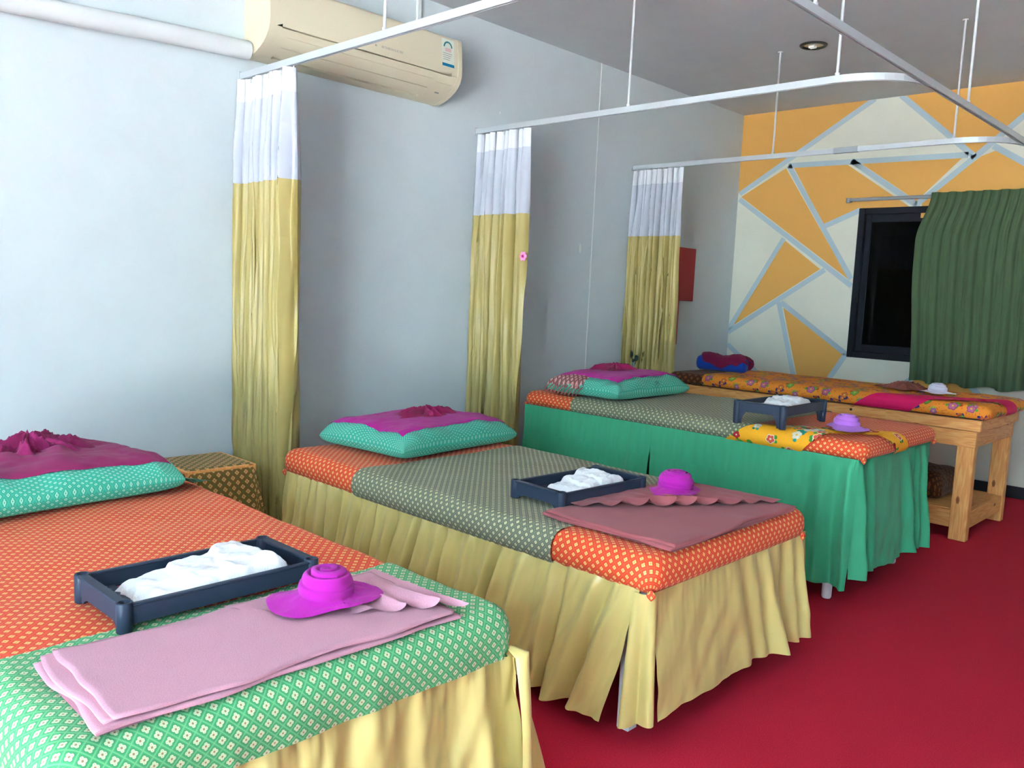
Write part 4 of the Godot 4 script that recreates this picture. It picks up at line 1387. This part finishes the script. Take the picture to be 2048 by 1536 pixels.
	rn = thing("bed_runner", "olive printed cloth across the mattress of green skirted bed", "runner", Vector3(1.4, 0.738, -4.0))
	o = {"x0": 0.52, "x1": 2.50, "z0": -4.478, "z1": -3.567, "top": 0.7395, "r": 0.044, "lmax": 0.12, "h": 0.098, "fold": {"z0": 1, "z1": 1}, "wrinkle": 0.004, "bulge": 0.012, "seed": 9.0, "step": 0.012}
	o.s0 = 0.88
	o.s1 = 1.97
	o.t0 = -4.434 - 0.120
	o.t1 = -3.611 + 0.120
	part(rn, "cloth", drape(o), M.cloth_olive)
	rn = thing("bed_runner", "folded yellow floral cloth lying diagonally over corner of orange mattress", "runner", Vector3(2.2, 0.745, -3.8))
	o = {"x0": 0.52, "x1": 2.508, "z0": -4.47, "z1": -3.560, "top": 0.7465, "r": 0.046, "lmax": 0.13, "h": 0.108, "fold": {"x1": 1, "z1": 1}, "wrinkle": 0.004, "bulge": 0.012, "seed": 12.0}
	part(rn, "cloth", diagonal_runner(o, Vector2(1.84, -3.606 + 0.125), Vector2(2.22, -3.606 + 0.125), Vector2(2.462 + 0.125, -4.06), Vector2(2.462 + 0.125, -3.90)), M.floral_yellow)
	sk = thing("bed_skirt", "green cotton skirt with a slit on the side", "bed skirt", Vector3(2.4, 0.1, -4.0), "satin and cotton bed skirts")
	part(sk, "near_panel", skirt_panel(Vector3(0.53, y3, -3.568), Vector3(1.425, y3, -3.568), Vector3(0, 0, 1), y3 + 0.012, 0.085, [[0.80, 0.06, -0.020, -0.05]], 0.02, 0.014, 8.3, 0.008, 2.5, 0.0, 0.0, -0.035), M.skirt_green)
	part(sk, "near_panel", skirt_panel(Vector3(1.415, y3, -3.572), Vector3(2.478, y3, -3.572), Vector3(0, 0, 1), y3 + 0.012, 0.085, [[0.86, 0.07, 0.02, -0.06], [0.97, 0.06, 0.035, 0.0], [1.03, 0.04, -0.03, 0.02]], 0.02, 0.016, 9.3, 0.010, 2.5, 0.0, 0.015, 0.0), M.skirt_green)
	part(sk, "foot_panel", skirt_panel(Vector3(2.468, y3, -3.564), Vector3(2.468, y3, -4.50), Vector3(1, 0, 0), y3 + 0.006, 0.13, [[0.04, 0.05, -0.05], [0.14, 0.06, 0.03], [0.60, 0.07, -0.03, 0.08], [0.75, 0.05, 0.03], [0.86, 0.05, -0.03]], 0.035, 0.018, 10.3, 0.02, 2.0), M.skirt_green)
	part(sk, "far_panel", skirt_panel(Vector3(2.465, y3, -4.505), Vector3(0.53, y3, -4.505), Vector3(0, 0, -1), y3 + 0.006, 0.1, [[0.5, 0.05, 0.03], [1.2, 0.05, 0.03]], 0.03, 0.03, 11.3), M.skirt_green)
	var p3 := thing("pillow", "green teal pillow under magenta cloth on the tall bed", "pillow", Vector3(0.94, 0.7445, -3.92))
	p3.rotation.y = 0.02
	lpart(p3, "cushion", pillow(0.50, 0.72, 0.125, 0.010, 11.0), M.cloth_teal)
	mb = pillow_cloth(0.50, 0.72, 0.125, 0.010, 11.0, -0.97, 0.02, 0.40, 1.0, 0.003, 0.003, 3.0)
	lpart(p3, "checked_end", mb, M.check_red)
	for k in 10:
		mb = MB.new()
		var px := -0.23 + k * 0.026
		mb.tube([Vector3(px, 0.055, 0.35), Vector3(px - 0.006, 0.035, 0.378), Vector3(px - 0.012, 0.008, 0.392)], 0.0035, 5)
		lpart(p3, "fringe", mb, M.check_red)
	tw = thing("pillow_cloth", "magenta felt cloth on the pillow with checked fringed end", "cloth", Vector3(0.94, 0.7445, -3.92))
	tw.rotation.y = 0.02
	lpart(tw, "cloth", pillow_cloth(0.50, 0.72, 0.125, 0.010, 11.0, -0.95, 0.82, -0.90, 0.86, 0.009, 0.003, 9.0), M.felt_magenta)
	bw = thing("knotted_towel", "crimson knotted towel on magenta cloth over the tall green skirted bed", "towel", Vector3(0.88, 0.878, -3.95), "crimson knotted towels on pillows")
	lpart(bw, "cloth", bow(0.10, 0.20, 0.055, 4.0), M.bow_crimson)
	tray("slate blue tray with white garment on the tall green skirted bed", Vector3(2.04, 0.7480, -3.715), 0.03, 0.058)
	garment("white garment in the tray on the tall bed", Vector3(2.04, 0.814, -3.72), 0.1, 0.17, 0.30, 0.055, 8.0)
	rosette("lilac towel rosette on the yellow floral cloth", Vector3(2.32, 0.7505, -3.80), 0.058, M.towel_lilac, 0.9, 2.3, 1.2)

	pine_table()

func pine_table():
	var zn := -5.17
	var zf := -5.98
	var xa := 0.45
	var xb := 2.52
	var t := thing("pine_massage_table", "tall pine massage table with lower shelf against the mural wall", "table", Vector3((xa + xb) / 2, 0, (zn + zf) / 2))
	var board := func(a: Vector3, b: Vector3, ax: int, called: String):
		var mb := MB.new()
		mb.axis = ax
		mb.box((a + b) / 2, (b - a).abs(), 0.003)
		part(t, called, mb, M.pine)
	board.call(Vector3(xa, 0.640, zn - 0.028), Vector3(xb, 0.703, zn), 0, "upper_rail")
	board.call(Vector3(xa, 0.640, zf), Vector3(xb, 0.703, zf + 0.028), 0, "upper_rail")
	board.call(Vector3(xb - 0.028, 0.640, zf + 0.029), Vector3(xb, 0.703, zn - 0.029), 2, "upper_rail")
	board.call(Vector3(xa, 0.640, zf + 0.029), Vector3(xa + 0.028, 0.703, zn - 0.029), 2, "upper_rail")
	board.call(Vector3(xa + 0.02, 0.545, zn - 0.036), Vector3(xb - 0.02, 0.637, zn - 0.010), 0, "apron")
	board.call(Vector3(xa + 0.02, 0.545, zf + 0.010), Vector3(xb - 0.02, 0.637, zf + 0.036), 0, "apron")
	board.call(Vector3(xb - 0.046, 0.545, zf + 0.037), Vector3(xb - 0.020, 0.637, zn - 0.037), 2, "apron")
	for k in 9:
		var a := lerpf(xa + 0.03, xb - 0.03, k / 9.0)
		board.call(Vector3(a + 0.002, 0.662, zf + 0.03), Vector3(lerpf(xa + 0.03, xb - 0.03, (k + 1) / 9.0) - 0.002, 0.690, zn - 0.03), 2, "top_board")
	for x in [xa + 0.03, xb - 0.115]:
		for z in [zn - 0.075, zf + 0.010]:
			board.call(Vector3(x, 0.0, z), Vector3(x + 0.092, 0.546, z + 0.062), 1, "leg")
	# lower shelf
	board.call(Vector3(xa + 0.12, 0.065, zn - 0.060), Vector3(xb - 0.12, 0.165, zn - 0.034), 0, "stretcher")
	board.call(Vector3(xa + 0.12, 0.065, zf + 0.034), Vector3(xb - 0.12, 0.165, zf + 0.060), 0, "stretcher")
	board.call(Vector3(xb - 0.06, 0.065, zf + 0.072), Vector3(xb - 0.03, 0.165, zn - 0.075), 2, "stretcher")
	for k in 3:
		var a := lerpf(zf + 0.062, zn - 0.078, k / 3.0)
		board.call(Vector3(xa + 0.06, 0.146, a + 0.003), Vector3(xb - 0.062, 0.166, lerpf(zf + 0.062, zn - 0.078, (k + 1) / 3.0) - 0.003), 0, "shelf_board")
	var mb := MB.new()
	mb.tube([Vector3(1.79, 0.676, zn - 0.002), Vector3(1.79, 0.676, zn + 0.002)], 0.008, 12)
	part(t, "bolt", mb, M.bolt_iron)

	var m := thing("mattress", "brown printed mattress pad under orange floral cover", "mattress", Vector3(1.48, 0.705, -5.56))
	part(m, "pad", soft_block(xa + 0.005, xb + 0.03, zf + 0.01, zn + 0.005, 0.7045, 0.785, 0.036, 0.003, 0.008, 0.016, 15.0), M.cloth_dark)
	var rn := thing("bed_runner", "orange floral cloth covering most of the pine table mattress", "runner", Vector3(1.6, 0.788, -5.56))
	var o := {"x0": xa, "x1": xb + 0.034, "z0": zf + 0.004, "z1": zn + 0.012, "top": 0.7895, "r": 0.038, "lmax": 0.105, "h": 0.088, "fold": {"z0": 1, "z1": 1, "x1": 1}, "wrinkle": 0.003, "bulge": 0.010, "seed": 19.0, "step": 0.014}
	o.s0 = 0.74
	o.s1 = xb - 0.004 + 0.10
	o.t0 = zf + 0.042 - 0.10
	o.t1 = zn - 0.026 + 0.10
	part(rn, "cloth", drape(o), M.floral_orange)
	rn = thing("bed_runner", "folded hot pink floral cloth lying diagonally on orange floral cover", "runner", Vector3(2.2, 0.79, -5.4))
	o = {"x0": xa, "x1": xb + 0.040, "z0": zf, "z1": zn + 0.018, "top": 0.796, "r": 0.042, "lmax": 0.118, "h": 0.098, "fold": {"z1": 1, "x1": 1}, "wrinkle": 0.003, "bulge": 0.010, "seed": 29.0}
	part(rn, "cloth", diagonal_runner(o, Vector2(1.80, zn - 0.024 + 0.115), Vector2(2.13, zn - 0.024 + 0.115), Vector2(xb - 0.002 + 0.11, -5.72), Vector2(xb - 0.002 + 0.11, -5.50)), M.floral_pink)
	# blue roll and wine towel
	var rl := thing("rolled_towel", "blue rolled towel under a wine red towel", "towel", Vector3(0.66, 0.7895, -5.55))
	rl.rotation.y = 0.15
	mb = MB.new()
	mb.tube([Vector3(-0.19, 0.055, 0), Vector3(-0.185, 0.055, 0), Vector3(-0.17, 0.055, 0), Vector3(0.17, 0.055, 0), Vector3(0.185, 0.055, 0), Vector3(0.19, 0.055, 0)], 0.055, 24, true, [0.03, 0.045, 0.054, 0.054, 0.045, 0.03])
	lpart(rl, "roll", mb, M.towel_blue)
	var wt := thing("bath_towel", "wine red towel thrown over a blue roll on pine table", "towel", Vector3(0.66, 0.7895, -5.55))
	wt.rotation.y = 0.15
	mb = MB.new()
	mb.grid(50, 40, func(u: float, v: float):
		var a: float = lerpf(-1.9, 1.95, v) + 0.25 * sin(u * 5.0)
		a = minf(a, 1.45 + 0.65 * exp(-pow((u - 0.36) / 0.17, 2.0)) - 0.25 * smoothstep(0.6, 0.75, u) * sin(u * 16.0))
		var r: float = 0.059 + 0.010 * absf(noise.get_noise_2d(u * 20, v * 20)) + 0.020 * (0.5 + 0.5 * sin(u * 9.0 + 0.6)) * maxf(0.0, cos(a))
		return [Vector3(lerpf(-0.13, 0.20, u) + 0.02 * sin(v * 8), maxf(0.055 + cos(a) * r, 0.003), sin(a) * r), Vector2(u * 0.35, v * 0.25)], false)
	lpart(wt, "cloth", mb, M.towel_wine)
	# brown towel and pale rosette at the foot
	var bt := thing("knotted_towel", "brown crumpled towel behind the pale rosette on pine table", "towel", Vector3(1.93, 0.7945, -5.66))
	lpart(bt, "cloth", bow(0.20, 0.13, 0.065, 0.4), M.towel_brown)
	rosette("pale lilac white towel rosette on the hot pink cloth", Vector3(2.17, 0.7995, -5.52), 0.052, M.towel_pale, 0.2, 2.1, 1.3)
	# cushion on the shelf
	var cu := thing("cushion", "dark brown patterned cushion on the table's lower shelf", "cushion", Vector3(2.05, 0.167, -5.58))
	lpart(cu, "pad", pillow(0.50, 0.44, 0.17, 0.012, 31.0), M.cloth_dark)
